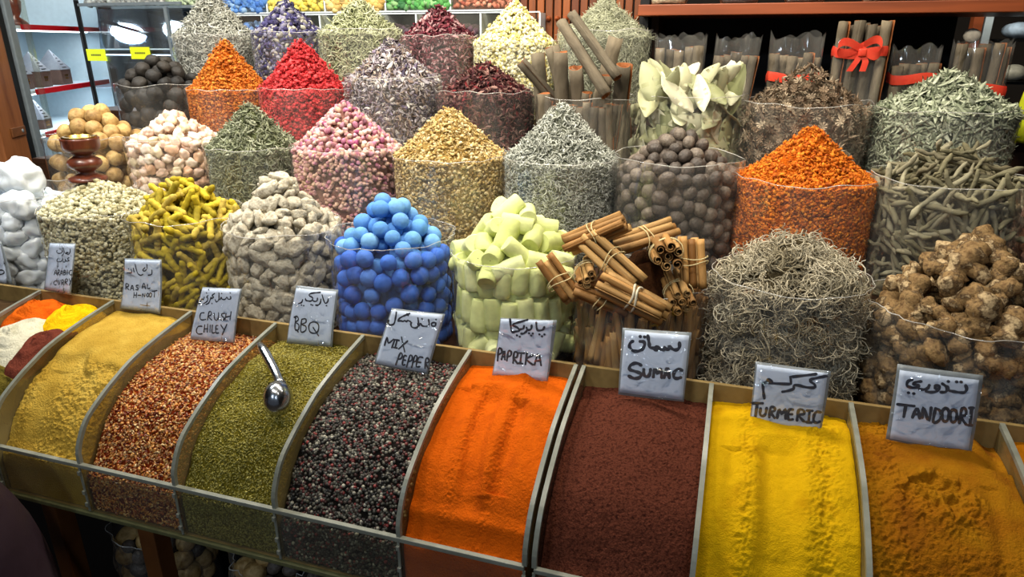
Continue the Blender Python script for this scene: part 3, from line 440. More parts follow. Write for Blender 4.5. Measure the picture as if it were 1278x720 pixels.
def f_pap(U, S):
    f = -.012 * np.exp(-(np.abs(U - .42 - .05 * np.sin(S * 7)) / .09) ** 4) * np.clip((S - .25) * 9, 0, 1) * np.clip((.84 - S) * 12, 0, 1) - .010 * G(U, .72 - .1 * S, .07) * (S > .32) * (S < .75)
    f += .004 * G(U, .58, .05) * (S > .3) + .008 * G(S, .78 + .05 * np.sin(U * 5), .04) * (U > .15)
    f += -.006 * G(U, .12, .08) * (S < .8) + .009 * G(U, .6, .2) * G(S, .95, .05)
    return f - .006 * (G(U, .5, .12) * G(S, .26, .035)) + .005 * G(S, .2, .03) + .0012 * vnoise(U.shape[0], U.shape[1], (60, 120), 54) * (.2 + G(U, .3, .05) + G(U, .62, .05))
def f_sum(U, S): return .004 * G(U, .45, .25) - .010 * G(U, .03, .10) * (S < .95) - .006 * G(U, .75, .14) * G(S, .9, .05) + .003 * np.sin(U * 9 + S * 3)
def f_tur(U, S):
    f = -.015 * np.exp(-(np.abs(U - .5) / .13) ** 4) * np.clip((S - .12) * 6, 0, 1) * np.clip((.80 - S) * 14, 0, 1) - .006 * G(U, .18, .07) * (S < .7) - .004 * G(U, .8, .06) * (S < .75)
    f += .006 * G(S, .86 + .03 * np.sin(U * 8), .05) + (.0016 * vnoise(U.shape[0], U.shape[1], (60, 120), 4) + .0014 * vnoise(U.shape[0], U.shape[1], (28, 56), 44)) * (.15 + G(U, .28, .06) + G(U, .78, .12))
    return f
def f_tan(U, S):
    r = np.hypot((U - .47) / .23, (S - .60) / .12); n = vnoise(U.shape[0], U.shape[1], (22, 44), 14)
    n2 = vnoise(U.shape[0], U.shape[1], (55, 110), 24); r = r + .12 * n
    pit = -.016 * np.clip(1 - r, 0, 1) ** .4 * np.clip((S - .54) * 14, 0, 1) + .008 * G(r, .45, .45) * (S < .66) + (.0045 * n + .003 * n2) * np.clip(1.35 - r, 0, .5) * 2
    return pit + .0026 * vnoise(U.shape[0], U.shape[1], (50, 110), 15) * (U < .25) + .0014 * n2 * (S < .45) + .008 * G(U, .6, .35) * G(S, .93, .06) - .012 * G(U, .95, .08) * (S > .8) - .004 * G(U, .8, .05) * (S < .7)

flk = []
for s in range(4):
    r = np.random.default_rng(s); V, T = ico(1); V = V * np.array([1, .62, .22]) * (1 + .25 * r.uniform(-1, 1, (len(V), 1))); flk.append((V, T))
grain = []
for s in range(3):
    r = np.random.default_rng(s + 20); V = np.array([(1, 0, 0), (-1, 0, 0), (0, .45, 0), (0, -.45, 0), (0, 0, .4), (0, 0, -.4)]) * r.uniform(.7, 1.2, (6, 1))
    grain.append((V, np.array([(0, 2, 4), (2, 1, 4), (1, 3, 4), (3, 0, 4), (2, 0, 5), (1, 2, 5), (3, 1, 5), (0, 3, 5)])))

powder('spice_powder', 'mustard coloured ras al hanout powder with smooth patches behind the third divider', XA[2], XA[3], pw('ras_powder', ['a8842e', 'b8943a', 'c6a448'], .9, 300, 16), f_ras, 31, amp=.0024, nx=150, ny=260)
powder('chilli_flakes', 'red brown crushed chilli flakes with pale seeds under the CRUSH CHILEY sign', XA[3], XA[4], pw('chilli_bed', ['5e1d08', '74290c']), zero, 32, lvl=-.010, amp=.002,
       extra=(flk, 8500, (.0028, .0050), mat('chilli_flake', ['4a1204', '7a2208', 'c87a28', 'e0a858', '5e1a06', 'f0cc8c', '8a2c08', 'd08c3c', '64200a', 'e0a050', 'a84410', 'e8b870'], mode='island', rough=.3, spec=.6, mott=0)))
powder('herb_mix', 'coarse olive green BBQ seasoning with the scoop in it', XA[4], XA[5], pw('bbq_bed', ['544a10', '6e6420']), f_bbq, 33, lvl=-.004, amp=.003,
       extra=(grain, 15000, (.0020, .0042), mat('bbq_grain', ['6a6024', '9a9044', '565014', 'b4aa60', '80742a', 'a09038'], mode='island', rough=.7, mott=0)))
sph = [ico(2)]
powder('peppercorns', 'black, white and pink peppercorns in the MIX PEPPER bin', XA[5], XA[6], pw('pepper_bed', ['12100e', '1e1a17']), zero, 34, lvl=-.008, amp=.0015, nx=60, ny=110,
       extra=(sph, 6200, (.0025, .0034), mat('peppercorn', ['1b1917', '2c2823', '1e1c19', '3e382e', '28241f', '7c7666', '1a1814', 'a8a290', '322e25', '4c2420', '1c1917', '8a3430', '2a2722', '4e4a3c', '201d19'], mode='island', rough=.5, spec=.4, mott=0)))
powder('paprika_powder', 'bright orange paprika powder with scoop furrows', XA[6], XA[7], pw('paprika', ['b04a08', 'c8580a', 'bc5008'], .7, 300), f_pap, 35, amp=.0022, nx=150, ny=260)
powder('sumac_powder', 'dark maroon sumac powder under the SUMAC sign', XB[0], XB[1], pw('sumac', ['2e150f', '4c261b', '643627', '3a1a12'], 1, 300, 220), f_sum, 36, lvl=-.006, amp=.0022, fine=.0006)
powder('turmeric_powder', 'bright yellow turmeric powder with a broad scoop furrow', XB[1], XB[2], pw('turmeric', ['b88a08', 'cca00c', 'c0960a'], .6, 500), f_tur, 37, amp=.0018, nx=150, ny=260)
powder('tandoori_powder', 'ochre brown tandoori powder with a dug hollow in it', XB[2], XB[3], pw('tandoori', ['7c440e', '9c680e', '925a0c', '6e3a0c'], .8, 400, 7), f_tan, 38, amp=.0022, nx=160, ny=280)
powder('mustard_powder', 'ochre powder in the rightmost bin beyond the tandoori', XB[3], XB[4], pw('last_powder', ['9a5a08', 'b06c0c']), zero, 39, nx=60, ny=90)
powder('white_powder', 'pale powder bed under the small coloured heaps, far left bin', XA[1], XA[2], pw('white_bed', ['a8a07c', 'bdb594']), zero, 40, lvl=-.012, nx=60, ny=110)
powder('dark_powder', 'dark spice in the bin at the left edge of the picture', XA[0], XA[1], pw('left_bed', ['3c2c1c', '4c3a26']), zero, 41, lvl=-.010, nx=50, ny=90)

def mound(name, label, cx, s, rx, ry, h, m, seed, lift=.0):
    na, nr_ = 72, 34; a = np.arange(na) * 2 * PI / na; V = []; c0 = surf_at(np.array([s]))[0]
    slope = SN[int(s * 199)]; tx = np.array([1, 0, 0]); ty = np.array([0, slope[1], -slope[0]]); tn = np.array([0, slope[0] * .3, 1.0])
    ang, rad = np.meshgrid(a, np.linspace(0, 1, nr_), indexing='ij')
    nz = fbm(na, nr_, 4, seed); nz = nz * (1 - np.abs(np.linspace(-1, 1, na))[:, None] ** 8)
    H = h * (1 - rad) ** .9 * 1.0 + .0045 * nz * (1 - rad * .4) - .012 * rad ** 3 + lift
    w = 1 + .10 * np.sin(3 * ang + seed) + .06 * np.sin(5 * ang)
    P = np.array([0, c0[0], c0[1]]) + np.array([cx, 0, 0])
    V = P + (rx * rad * w * np.cos(ang))[..., None] * tx + (ry * rad * w * np.sin(ang))[..., None] * ty + H[..., None] * tn
    V = V.reshape(-1, 3); V[:, 0] = np.clip(V[:, 0], XA[1] + .003, XA[2] - .003); V[:, 1] = np.clip(V[:, 1], .74, 1.036)
    i, j = np.meshgrid(np.arange(na), np.arange(nr_ - 1), indexing='ij'); i = i.ravel(); j = j.ravel(); i2 = (i + 1) % na
    Q = np.c_[i * nr_ + j, i2 * nr_ + j, i2 * nr_ + j + 1, i * nr_ + j + 1]; T = np.concatenate([Q[:, [0, 2, 1]], Q[:, [0, 3, 2]]])
    return tag(obj(name, mesh_np(name, V, T, [m])), label, 'spice', kind='stuff')
sy = lambda y: float(np.interp(y, SURF[:, 0], np.linspace(0, 1, 200)))
mound('white_heap', 'cream white powder heap left of the brown one, far left bin', -1.345, sy(.895), .095, .085, .030, pw('white_pow', ['a9a286', 'd2ccb4', 'beb798'], .8, 300), 3)
mound('orange_heap', 'small orange paprika heap at the back of the mixed bin', -1.385, sy(.985), .075, .070, .034, pw('orange_pow', ['b8480a', 'd05c10', 'a83e08'], .8, 300), 4)
mound('yellow_heap', 'small bright yellow turmeric heap beside the orange one', -1.292, sy(.985), .066, .075, .034, pw('yellow_pow', ['d09c06', 'e4b80e', 'c48f04'], .8, 300), 5)
mound('sumac_heap', 'small maroon brown heap in front of the yellow one', -1.268, sy(.885), .055, .085, .026, pw('brown_pow', ['5a2a20', '6e3628', '4a2018'], .9, 300), 6)
mound('herb_heap', 'small olive brown heap at the front of the mixed bin', -1.31, sy(.80), .11, .060, .020, pw('olive_pow', ['4e431a', '6e6024', '3e3412'], 1, 300), 7)

# the scoop in the seasoning
sc = empty('metal_scoop', (-.676, .838, .985), 'shiny steel scoop with a round bowl stuck in the green seasoning', 'scoop')
th = np.linspace(0, 2 * PI, 28, endpoint=False); V = []; rr = np.linspace(0, 1, 9)
prof = [(.026 * math.sin(a), -.026 * math.cos(a) * 1.15) for a in np.linspace(.02, 1.75, 12)]
prof = prof + [(r - .0014, z) for r, z in prof[::-1]]
bm = MB().lathe(prof, 30).obj('bowl', STEEL, sc, True); bm.rotation_euler = (math.radians(222), 0, math.radians(28)); bm.location = (0, 0, .004); bm.scale = (.92, 1.15, 1)
hv = np.array([(-.004, .016, .020), (-.030, .040, .028), (-.062, .066, .037), (-.094, .090, .047), (-.104, .098, .047)])
MB().tube(smooth_poly(hv, 20), np.interp(np.linspace(0, 1, 20), [0, .15, .8, 1], [.010, .0075, .0085, .004]), 12, True).obj('handle', STEEL, sc, True)

# ------------------------------------------------------------------ the hand written signs
def sign(key, label, stick=True):
    d = SIGNS[key]; C = np.array(d['c']); cen = C.mean(0); C = C - cen
    nrm = np.cross(C[1] - C[0], C[3] - C[0]); nrm /= np.linalg.norm(nrm)
    if nrm[1] > 0: nrm = -nrm
    r = np.random.default_rng(len(key) * 7 + ord(key[0])); ph = r.uniform(0, 6, 3)
    def mp(u, v, off=0.0):
        u = np.asarray(u, float)[..., None]; v = np.asarray(v, float)[..., None]
        P = (1 - v) * ((1 - u) * C[0] + u * C[1]) + v * ((1 - u) * C[3] + u * C[2])
        bend = .0028 * np.sin(v * 3.1 + ph[0]) + .0016 * np.sin(u * 5 + ph[1])
        return P + nrm * (bend + off)
    t = empty('spice_sign', cen, label, 'sign')
    g = 12
    def sheet(q, off, th):
        q = np.array(q); uu, vv = np.meshgrid(np.linspace(0, 1, g), np.linspace(0, 1, g), indexing='ij')
        W = ((1 - vv)[..., None] * ((1 - uu)[..., None] * q[0] + uu[..., None] * q[1]) + vv[..., None] * ((1 - uu)[..., None] * q[3] + uu[..., None] * q[2]))
        F = mp(W[..., 0], W[..., 1], off).reshape(-1, 3); i, j = np.meshgrid(np.arange(g - 1), np.arange(g - 1), indexing='ij'); i = i.ravel(); j = j.ravel()
        Q = np.c_[i * g + j, i * g + j + 1, (i + 1) * g + j + 1, (i + 1) * g + j]
        if th == 0: return F, Q
        Bk = F - nrm * th; n = len(F); lp = np.array([a * g for a in range(g)] + [(g - 1) * g + b for b in range(1, g)] + [a * g + g - 1 for a in range(g - 2, -1, -1)] + [b for b in range(g - 2, 0, -1)])
        return np.concatenate([F, Bk]), np.concatenate([Q, Q[:, ::-1] + n, np.c_[lp, np.roll(lp, -1), np.roll(lp, -1) + n, lp + n]])
    full = [(0, 0), (1, 0), (1, 1), (0, 1)]
    MB().add(*sheet(full, -.0006, .0004)).obj('sleeve_back', SLEEVE_EDGE, t, True)
    MB().add(*sheet(d['p'], .0002, .0003)).obj('paper', PAPER, t, True)
    V = []; T = []; n = 0; w = d['w'] * .68
    for st in d['s']:
        p = np.array(st); p = smooth_poly(p, max(6, int(len(p) * 4))) if len(p) > 2 else resample(p, 4)
        P = mp(p[:, 0], p[:, 1], .0007); D = np.gradient(P, axis=0); D /= np.linalg.norm(D, axis=1)[:, None] + 1e-9; sd = np.cross(nrm, D)
        ww = w * (1 + .15 * np.sin(np.arange(len(P)) * .8 + n))[:, None]
        V.append(np.concatenate([P + sd * ww, P - sd * ww])); k = len(P); a = np.arange(k - 1)
        T.append(np.concatenate([np.c_[a, a + 1, k + a + 1], np.c_[a, k + a + 1, k + a]]) + n); n += 2 * k
        for e in (P[0], P[-1]):
            q = np.arange(8) * PI / 4; x = (C[1] - C[0]) / np.linalg.norm(C[1] - C[0]); y = np.cross(nrm, x)
            V.append(e + w * 1.02 * (np.cos(q)[:, None] * x + np.sin(q)[:, None] * y)); T.append(np.array([[0, i, i + 1] for i in range(1, 7)]) + n); n += 8
    obj('lettering', mesh_np('lettering', np.concatenate(V), np.concatenate(T), [INK], smooth=False), t)
    MB().add(*sheet(full, .0013, 0)).obj('sleeve_front', SLEEVE, t, True)
    if stick:
        b = (C[2] + C[3]) / 2; MB().tube([b + np.array((0, .0135, .03)), b + np.array((0, .004, -.055))], .0028, 8).obj('stick', BOARD, t)
    return t
sign('partial', 'white sleeved sign cut off by the left edge of the picture')
sign('arabic_curry', 'narrow sleeved sign reading ARABIC CURRY under Arabic writing')
sign('ras', 'sleeved sign reading RAS AL H-NOOT in the mustard powder')
sign('crush_chiley', 'sleeved sign reading CRUSH CHILEY above the chilli flakes')
sign('bbq', 'sleeved sign reading BBQ above the green seasoning')
sign('mix_pepper', 'tilted sleeved sign reading MIX PEPPER above the peppercorns')
sign('paprika', 'sleeved sign reading PAPRIKA stuck in the orange powder')
sign('sumac', 'sleeved sign reading SUMAC above the maroon powder')
sign('turmeric', 'sleeved sign reading TURMERIC stuck in the yellow powder')
sign('tandoori', 'sleeved sign reading TANDOORI on the right above the ochre powder')

# ------------------------------------------------------------------ clear bags and what is in them
def zone(b, p, side):
    """where in its heap a piece lies, as one would point to it"""
    u = ((p[0] - b.x) * .953 + (p[1] - b.y) * .303) / b.r; d = (-(p[0] - b.x) * .303 + (p[1] - b.y) * .953) / b.r
    col = 'far left' if u < -.62 else 'left' if u < -.22 else 'middle' if u < .22 else 'right' if u < .62 else 'far right'
    if side:
        h = (p[2] - b.z0) / (b.zr - b.z0); return '%s behind the plastic, %s' % ('high' if h > .72 else 'halfway down' if h > .42 else 'low', col)
    h = (p[2] - b.zr) / (b.zp - b.zr + 1e-6)
    if h > .9: return 'at the peak of the heap'
    if d > .35: return 'at the back of the heap, %s' % col
    return '%s the heap, %s' % ('high on' if h > .45 else 'low on', col)

class B:
    def __init__(s, x, y, r, z0, zr, zp, p=1.15, side=1.0): s.x, s.y, s.r, s.z0, s.zr, s.zp, s.p, s.side = x, y, r, z0, zr, zp, p, side
    def top(s, rho, r):
        t = 1 - np.sqrt(rho ** 2 + (.10 * r) ** 2) / (r * 1.005); return s.zr + (s.zp - s.zr) * 1.08 * np.clip(t, 0, 1) ** s.p
    def sample(s, n, inset=0.0, zmin=None, wside=1.0):
        """points and normals on the heap: the side against the bag, then the cone on top"""
        r = s.r - inset; zb = s.z0 if zmin is None else zmin; hs = s.zr - inset * .3 - zb; hc = (s.zp - s.zr); sl = math.hypot(r, hc)
        As = 2 * PI * r * hs * .62 * wside; At = PI * r * sl; k = rng.uniform(size=n) < As / (As + At)
        cdir = math.atan2(-s.y, -s.x); a = np.where(k, cdir + rng.uniform(-1, 1, n) * PI * .62, rng.uniform(0, 2 * PI, n))
        rho = np.where(k, r, r * np.sqrt(rng.uniform(size=n))); z = np.where(k, zb + rng.uniform(size=n) * hs, s.top(rho, r) - inset)
        e = 1e-3; dz = (s.top(rho + e, r) - s.top(rho - e, r)) / (2 * e); dz = np.where(k, 0, dz)
        ca, sa = np.cos(a), np.sin(a); N = np.where(k[:, None], np.stack([ca, sa, 0 * a], -1), np.stack([-dz * ca, -dz * sa, 1 + 0 * a], -1)); N /= np.linalg.norm(N, axis=1)[:, None]
        return np.stack([s.x + rho * ca, s.y + rho * sa, z], -1), N, k

def dart(P, dmin, nmax):
    keep = []; Q = np.empty((nmax, 3)); n = 0
    for i in range(len(P)):
        if n and ((Q[:n] - P[i]) ** 2).sum(1).min() < dmin * dmin: continue
        Q[n] = P[i]; n += 1; keep.append(i)
        if n >= nmax: break
    return np.array(keep)

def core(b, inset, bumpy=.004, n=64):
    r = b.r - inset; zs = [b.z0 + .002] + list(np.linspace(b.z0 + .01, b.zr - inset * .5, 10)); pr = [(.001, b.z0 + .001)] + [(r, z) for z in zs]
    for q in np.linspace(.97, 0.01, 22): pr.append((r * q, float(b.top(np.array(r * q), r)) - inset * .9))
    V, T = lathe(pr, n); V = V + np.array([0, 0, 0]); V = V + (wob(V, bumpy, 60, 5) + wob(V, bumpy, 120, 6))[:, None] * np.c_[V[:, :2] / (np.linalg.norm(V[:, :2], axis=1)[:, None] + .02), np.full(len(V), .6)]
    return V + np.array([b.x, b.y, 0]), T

BAGRIM = mat_film('bag_rim', haze=.45, bump=0, gloss=2)
def bag(b, label, lip=.012, seed=0, flare=.0, square=0.0, m=None, amp=.0025, name='clear_plastic_bag', cat='bag', gap=.0025, tilt=(0, 0)):
    n, k = 112, 26; r = np.random.default_rng(seed + int(b.x * 1000) % 997 + int(b.y * 100)); a = np.arange(n) * 2 * PI / n; zt = b.zr + lip
    w1 = sum(r.uniform(-1, 1) * np.sin(f * a + r.uniform(0, 6)) for f in (2, 3, 5, 9, 14)) ; w2 = sum(r.uniform(-1, 1) * np.sin(f * a + r.uniform(0, 6)) for f in (1, 2, 4, 6, 11))
    s = np.linspace(0, 1, k); z = b.z0 + .002 + (zt - b.z0 - .002) * s[None, :] + (s[None, :] ** 4) * (.0022 * w2[:, None] + tilt[0] * np.cos(a)[:, None] + tilt[1] * np.sin(a)[:, None])
    rad = (b.r + gap) * (1 - .03 * (1 - s) ** 3)[None, :] + amp * .5 * np.abs(w1)[:, None] * (s ** .5)[None, :] + flare * np.clip((s[None, :] - .86) / .14, 0, 1) ** 1.3 + amp * .35 * np.sin(6 * s[None, :] * (3 + w2[:, None] * .3) + w1[:, None] * 2)
    if square: rad = rad * (1 + square * np.cos(4 * a + .6)[:, None] * s[None, :])
    V = np.stack([b.x + rad * np.cos(a)[:, None], b.y + rad * np.sin(a)[:, None], z], -1).reshape(-1, 3)
    i, j = np.meshgrid(np.arange(n), np.arange(k - 1), indexing='ij'); i = i.ravel(); j = j.ravel(); i2 = (i + 1) % n
    Q = np.c_[i * k + j, i2 * k + j, i2 * k + j + 1, i * k + j + 1]; c = len(V); V = np.concatenate([V, [[b.x, b.y, b.z0 + .001]]])
    T = np.concatenate([Q[:, [0, 1, 2]], Q[:, [0, 2, 3]], np.c_[np.full(n, c), (np.arange(n) + 1) % n * k, np.arange(n) * k]])
    V[:, :3] -= (b.x, b.y, 0)
    o = obj(name, mesh_np(name, V, T, [m or BAG]), loc=(b.x, b.y, 0))
    e = V[[i_ * k + k - 1 for i_ in range(n)] + [k - 1]]; tv, tt = tube(e, .0009, 4, False); obj('rim', mesh_np('rim', tv, tt, [BAGRIM]), o); return tag(o, label, cat)

def fill_stuff(b, name, label, tmpl, size, n, m, cm, tilt=.35, cat='spice', inset=.004, jit=.003, wside=1.0, aniso=None, coreinset=None):
    P, N, k = b.sample(n, inset, wside=wside); P = P + N * rng.normal(size=(n, 1)) * jit * np.where(k, .3, 1)[:, None]
    S = rng.uniform(size[0], size[1], n); S = S * np.where(k, .85, 1)
    tl = np.where(k, tilt * .35, tilt)[:, None]; Nt = N + rng.normal(size=(n, 3)) * tl
    V, T = scatter(tmpl, P, basis(Nt, 0, rng), S)
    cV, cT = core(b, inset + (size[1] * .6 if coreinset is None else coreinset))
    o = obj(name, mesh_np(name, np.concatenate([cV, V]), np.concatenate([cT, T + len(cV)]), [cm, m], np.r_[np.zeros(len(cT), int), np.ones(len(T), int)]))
    return tag(o, label, cat, kind='stuff')

CNT = {}
def fill_items(b, name, label, cat, group, variants, d, m=None, nmax=300, tilt=.5, sc=(.9, 1.1), dense=.84, inset=None, under=True, cm=None, zmin=None, flatside=True, wside=1.0, cand=5000, tops=True, uname=None, side_ok=True, side=None):
    inset = d * .48 if inset is None else inset
    P, N, k = b.sample(cand, inset, zmin, wside)
    if not tops: P, N, k = P[k], N[k], k[k]
    if not side_ok: P, N, k = P[~k], N[~k], k[~k]
    keep = dart(P, d * dense, nmax); P, N, k = P[keep], N[keep], k[keep]
    tl = np.where(k & flatside, tilt * .3, tilt)[:, None]; R = basis(N + rng.normal(size=N.shape) * tl, 0, rng)
    for i in range(len(P)):
        vs = side if (side and k[i]) else variants; o = bpy.data.objects.new(name, vs[int(rng.integers(len(vs)))]); COL.objects.link(o)
        o.matrix_world = mat4(R[i], P[i], rng.uniform(*sc)); o['label'] = label + ' ' + zone(b, P[i], k[i]); o['category'] = cat; o['group'] = group
    CNT[name] = CNT.get(name, 0) + len(P)
    if under:
        P, N, k = b.sample(2500, inset + d * .72, zmin, wside); keep = dart(P, d * .8, 400); P, N = P[keep], N[keep]
        tm = [tmpl_of(v) for v in variants[:4]]
        V, T = scatter(tm, P, basis(N, tilt, rng), rng.uniform(sc[0], sc[1], len(P)))
        cV, cT = core(b, inset + d * 1.25)
        o = obj(uname or name + '_pile', mesh_np(name + '_pile', np.concatenate([cV, V]), np.concatenate([cT, T + len(cV)]), [cm or variants[0].materials[0]], None))
        tag(o, 'deeper layer of the heap: ' + label, cat, kind='stuff')
    return len(P)

def tmpl_of(me, k=1.0):
    V = np.empty(len(me.vertices) * 3, np.float32); me.vertices.foreach_get('co', V); T = np.empty(len(me.polygons) * 3, np.int32); me.loops.foreach_get('vertex_index', T)
    return V.reshape(-1, 3) / k, T.reshape(-1, 3)
def mk(name, VT, m, smooth=True): return mesh_np(name, VT[0], VT[1], [m], smooth=smooth)

# templates for loose herbs --------------------------------------------------------
def t_curl(seed, w=.16, bend=1.2, n=5, sides=4, flat=.5):
    r = np.random.default_rng(seed); t = np.linspace(-1, 1, n); b = r.uniform(.4, 1) * bend
    P = np.c_[np.sin(t * b) / b, (1 - np.cos(t * b)) / b * r.choice([-1, 1]), .2 * np.sin(t * 3 + r.uniform(0, 6)) * bend]
    return tube(P, w * (1 - .55 * np.abs(t) ** 2) * r.uniform(.8, 1.2), sides, True, flat)
def t_leaf(seed, w=.38, fold=.25, curl=.35, n=6):
    r = np.random.default_rng(seed); t = np.linspace(0, 1, n); hw = w * np.sin(PI * np.clip(t * .94 + .03, 0, 1)) ** .8; x = t * 2 - 1; c = curl * r.uniform(-1, 1)
    mid = np.c_[x, 0 * x, c * (x ** 2) - .02]; L = np.c_[x, hw, c * x ** 2 + fold * hw]; R_ = np.c_[x, -hw, c * x ** 2 + fold * hw]; lo = mid - np.array([0, 0, .05])
    V = np.concatenate([mid, L, R_, lo]); a = np.arange(n - 1); q = lambda p, s: np.concatenate([np.c_[p * n + a, p * n + a + 1, s * n + a + 1], np.c_[p * n + a, s * n + a + 1, s * n + a]])
    return V, np.concatenate([q(0, 1), q(2, 0), q(1, 3), q(3, 2)])
def t_bud(seed, long=1.3):
    V, T = ico(1); r = np.random.default_rng(seed); V = V * np.array([long, .75, .75]) * r.uniform(.8, 1.2, (len(V), 1)); return V, T
def t_chip(seed, f=.4):
    V, T = ico(1); r = np.random.default_rng(seed); return V * np.array([1, .7, f]) * r.uniform(.65, 1.25, (len(V), 1)), T
curls = [t_curl(i) for i in range(6)]; needles = [t_curl(i + 20, .06, .6, 4, 3, 1) for i in range(5)]; petals = [t_leaf(i, .42, .3, .6, 5) for i in range(6)]
thinleaf = [t_leaf(i + 10, .26, .2, .4) for i in range(6)]; buds = [t_bud(i) for i in range(4)]; chips = [t_chip(i) for i in range(5)]
threads = [t_curl(i + 40, .15, 1.8, 5, 3, 1) for i in range(6)]
def im(name, cols, **k): return mat(name, cols, mode='island', mott=k.pop('mott', .15), rough=k.pop('rough', .75), spec=.2, **k)
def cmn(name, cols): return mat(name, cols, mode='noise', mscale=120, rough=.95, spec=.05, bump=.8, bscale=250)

# ---- row four, at the back
R4 = dict(z0=1.331)
b = B(-1.631, 1.95, .128, 1.331, 1.561, 1.705); bag(b, 'clear bag of grey sage, back row beside the glass cabinet', seed=1, lip=.006)
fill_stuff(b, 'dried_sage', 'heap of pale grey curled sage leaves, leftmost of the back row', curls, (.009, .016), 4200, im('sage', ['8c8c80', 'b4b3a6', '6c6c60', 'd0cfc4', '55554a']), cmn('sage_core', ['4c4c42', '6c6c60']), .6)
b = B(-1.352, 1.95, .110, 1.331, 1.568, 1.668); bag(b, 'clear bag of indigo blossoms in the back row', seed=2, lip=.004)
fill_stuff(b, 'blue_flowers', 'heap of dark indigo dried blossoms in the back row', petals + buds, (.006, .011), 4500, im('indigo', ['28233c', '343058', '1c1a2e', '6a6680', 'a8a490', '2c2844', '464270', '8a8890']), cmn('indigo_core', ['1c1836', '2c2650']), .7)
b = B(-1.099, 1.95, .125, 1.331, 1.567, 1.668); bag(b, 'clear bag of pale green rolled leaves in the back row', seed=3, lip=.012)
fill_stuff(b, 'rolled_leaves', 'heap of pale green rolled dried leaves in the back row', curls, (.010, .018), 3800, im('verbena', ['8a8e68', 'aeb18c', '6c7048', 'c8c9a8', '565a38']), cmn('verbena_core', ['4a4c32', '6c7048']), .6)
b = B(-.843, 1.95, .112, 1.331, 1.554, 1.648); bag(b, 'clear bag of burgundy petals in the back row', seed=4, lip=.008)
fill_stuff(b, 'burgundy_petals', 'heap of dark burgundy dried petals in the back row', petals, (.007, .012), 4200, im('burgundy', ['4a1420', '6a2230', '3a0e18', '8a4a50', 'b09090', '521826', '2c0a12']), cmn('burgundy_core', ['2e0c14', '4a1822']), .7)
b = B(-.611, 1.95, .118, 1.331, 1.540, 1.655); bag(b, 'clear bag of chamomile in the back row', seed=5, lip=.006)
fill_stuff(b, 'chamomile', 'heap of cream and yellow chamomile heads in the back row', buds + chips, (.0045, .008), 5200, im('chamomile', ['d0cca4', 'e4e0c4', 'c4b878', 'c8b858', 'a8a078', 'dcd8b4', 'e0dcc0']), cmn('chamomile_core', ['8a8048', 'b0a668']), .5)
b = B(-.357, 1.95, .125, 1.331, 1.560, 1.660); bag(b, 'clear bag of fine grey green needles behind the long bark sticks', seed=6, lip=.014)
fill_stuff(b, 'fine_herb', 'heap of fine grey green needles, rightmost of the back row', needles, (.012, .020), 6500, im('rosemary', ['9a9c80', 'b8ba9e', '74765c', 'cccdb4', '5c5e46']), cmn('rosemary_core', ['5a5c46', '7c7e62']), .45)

# ---- row three
BLK = [mk('black_lime', lump(3, .0225, .0215, .019, .10, 2, s, 4), mat('black_lime_skin_%d' % s, [['1c1a18', '2a2724', '35302a', '141210']][0], bump=.5, bscale=150, rough=.6)) for s in range(3)]
b = B(-1.657, 1.72, .124, 1.201, 1.424, 1.515, .6); bag(b, 'clear bag of black dried limes in the third row', seed=7, lip=.004)
fill_items(b, 'black_lime', 'wrinkled black dried lime', 'dried lime', 'black dried limes in the third row', BLK, .043, cm=BLK[0].materials[0])
b = B(-1.411, 1.72, .119, 1.201, 1.416, 1.560, 1.25); bag(b, 'clear bag of burnt orange crushed flowers, third row left', seed=8, lip=.004)
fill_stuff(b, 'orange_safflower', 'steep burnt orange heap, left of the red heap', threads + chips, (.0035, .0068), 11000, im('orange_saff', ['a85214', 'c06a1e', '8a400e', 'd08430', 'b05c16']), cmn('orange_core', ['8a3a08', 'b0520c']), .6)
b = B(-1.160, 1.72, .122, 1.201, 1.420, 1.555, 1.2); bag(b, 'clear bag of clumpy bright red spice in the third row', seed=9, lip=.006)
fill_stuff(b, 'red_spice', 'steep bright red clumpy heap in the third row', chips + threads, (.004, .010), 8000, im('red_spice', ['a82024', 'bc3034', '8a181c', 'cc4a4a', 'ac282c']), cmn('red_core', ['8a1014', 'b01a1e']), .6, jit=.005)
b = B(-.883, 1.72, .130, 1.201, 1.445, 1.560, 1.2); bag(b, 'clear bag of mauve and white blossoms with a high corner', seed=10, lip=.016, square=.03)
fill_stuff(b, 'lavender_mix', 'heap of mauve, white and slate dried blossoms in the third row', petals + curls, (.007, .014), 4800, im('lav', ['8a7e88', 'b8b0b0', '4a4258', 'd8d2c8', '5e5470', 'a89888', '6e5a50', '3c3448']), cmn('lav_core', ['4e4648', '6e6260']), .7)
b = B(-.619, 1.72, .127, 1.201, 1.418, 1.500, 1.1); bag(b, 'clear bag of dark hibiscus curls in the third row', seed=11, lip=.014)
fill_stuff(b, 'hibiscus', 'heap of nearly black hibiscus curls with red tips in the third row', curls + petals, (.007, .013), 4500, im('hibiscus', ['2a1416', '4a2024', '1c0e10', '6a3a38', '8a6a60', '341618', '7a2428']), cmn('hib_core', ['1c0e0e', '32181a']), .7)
b = B(-.105, 1.72, .125, 1.201, 1.402, 1.450, 1.0); bayb = b; bag(b, 'clear bag stuffed with bay leaves in the third row', seed=13, lip=.03, square=.03)
b = B(.148, 1.72, .138, 1.201, 1.410, 1.510, 1.1); aniseb = b; bag(b, 'clear bag of star anise in the third row', seed=14, lip=.010)
b = B(.430, 1.72, .136, 1.201, 1.408, 1.492, 1.1); bag(b, 'clear bag of pale green small leaves, right end of the third row', seed=15, lip=.006)
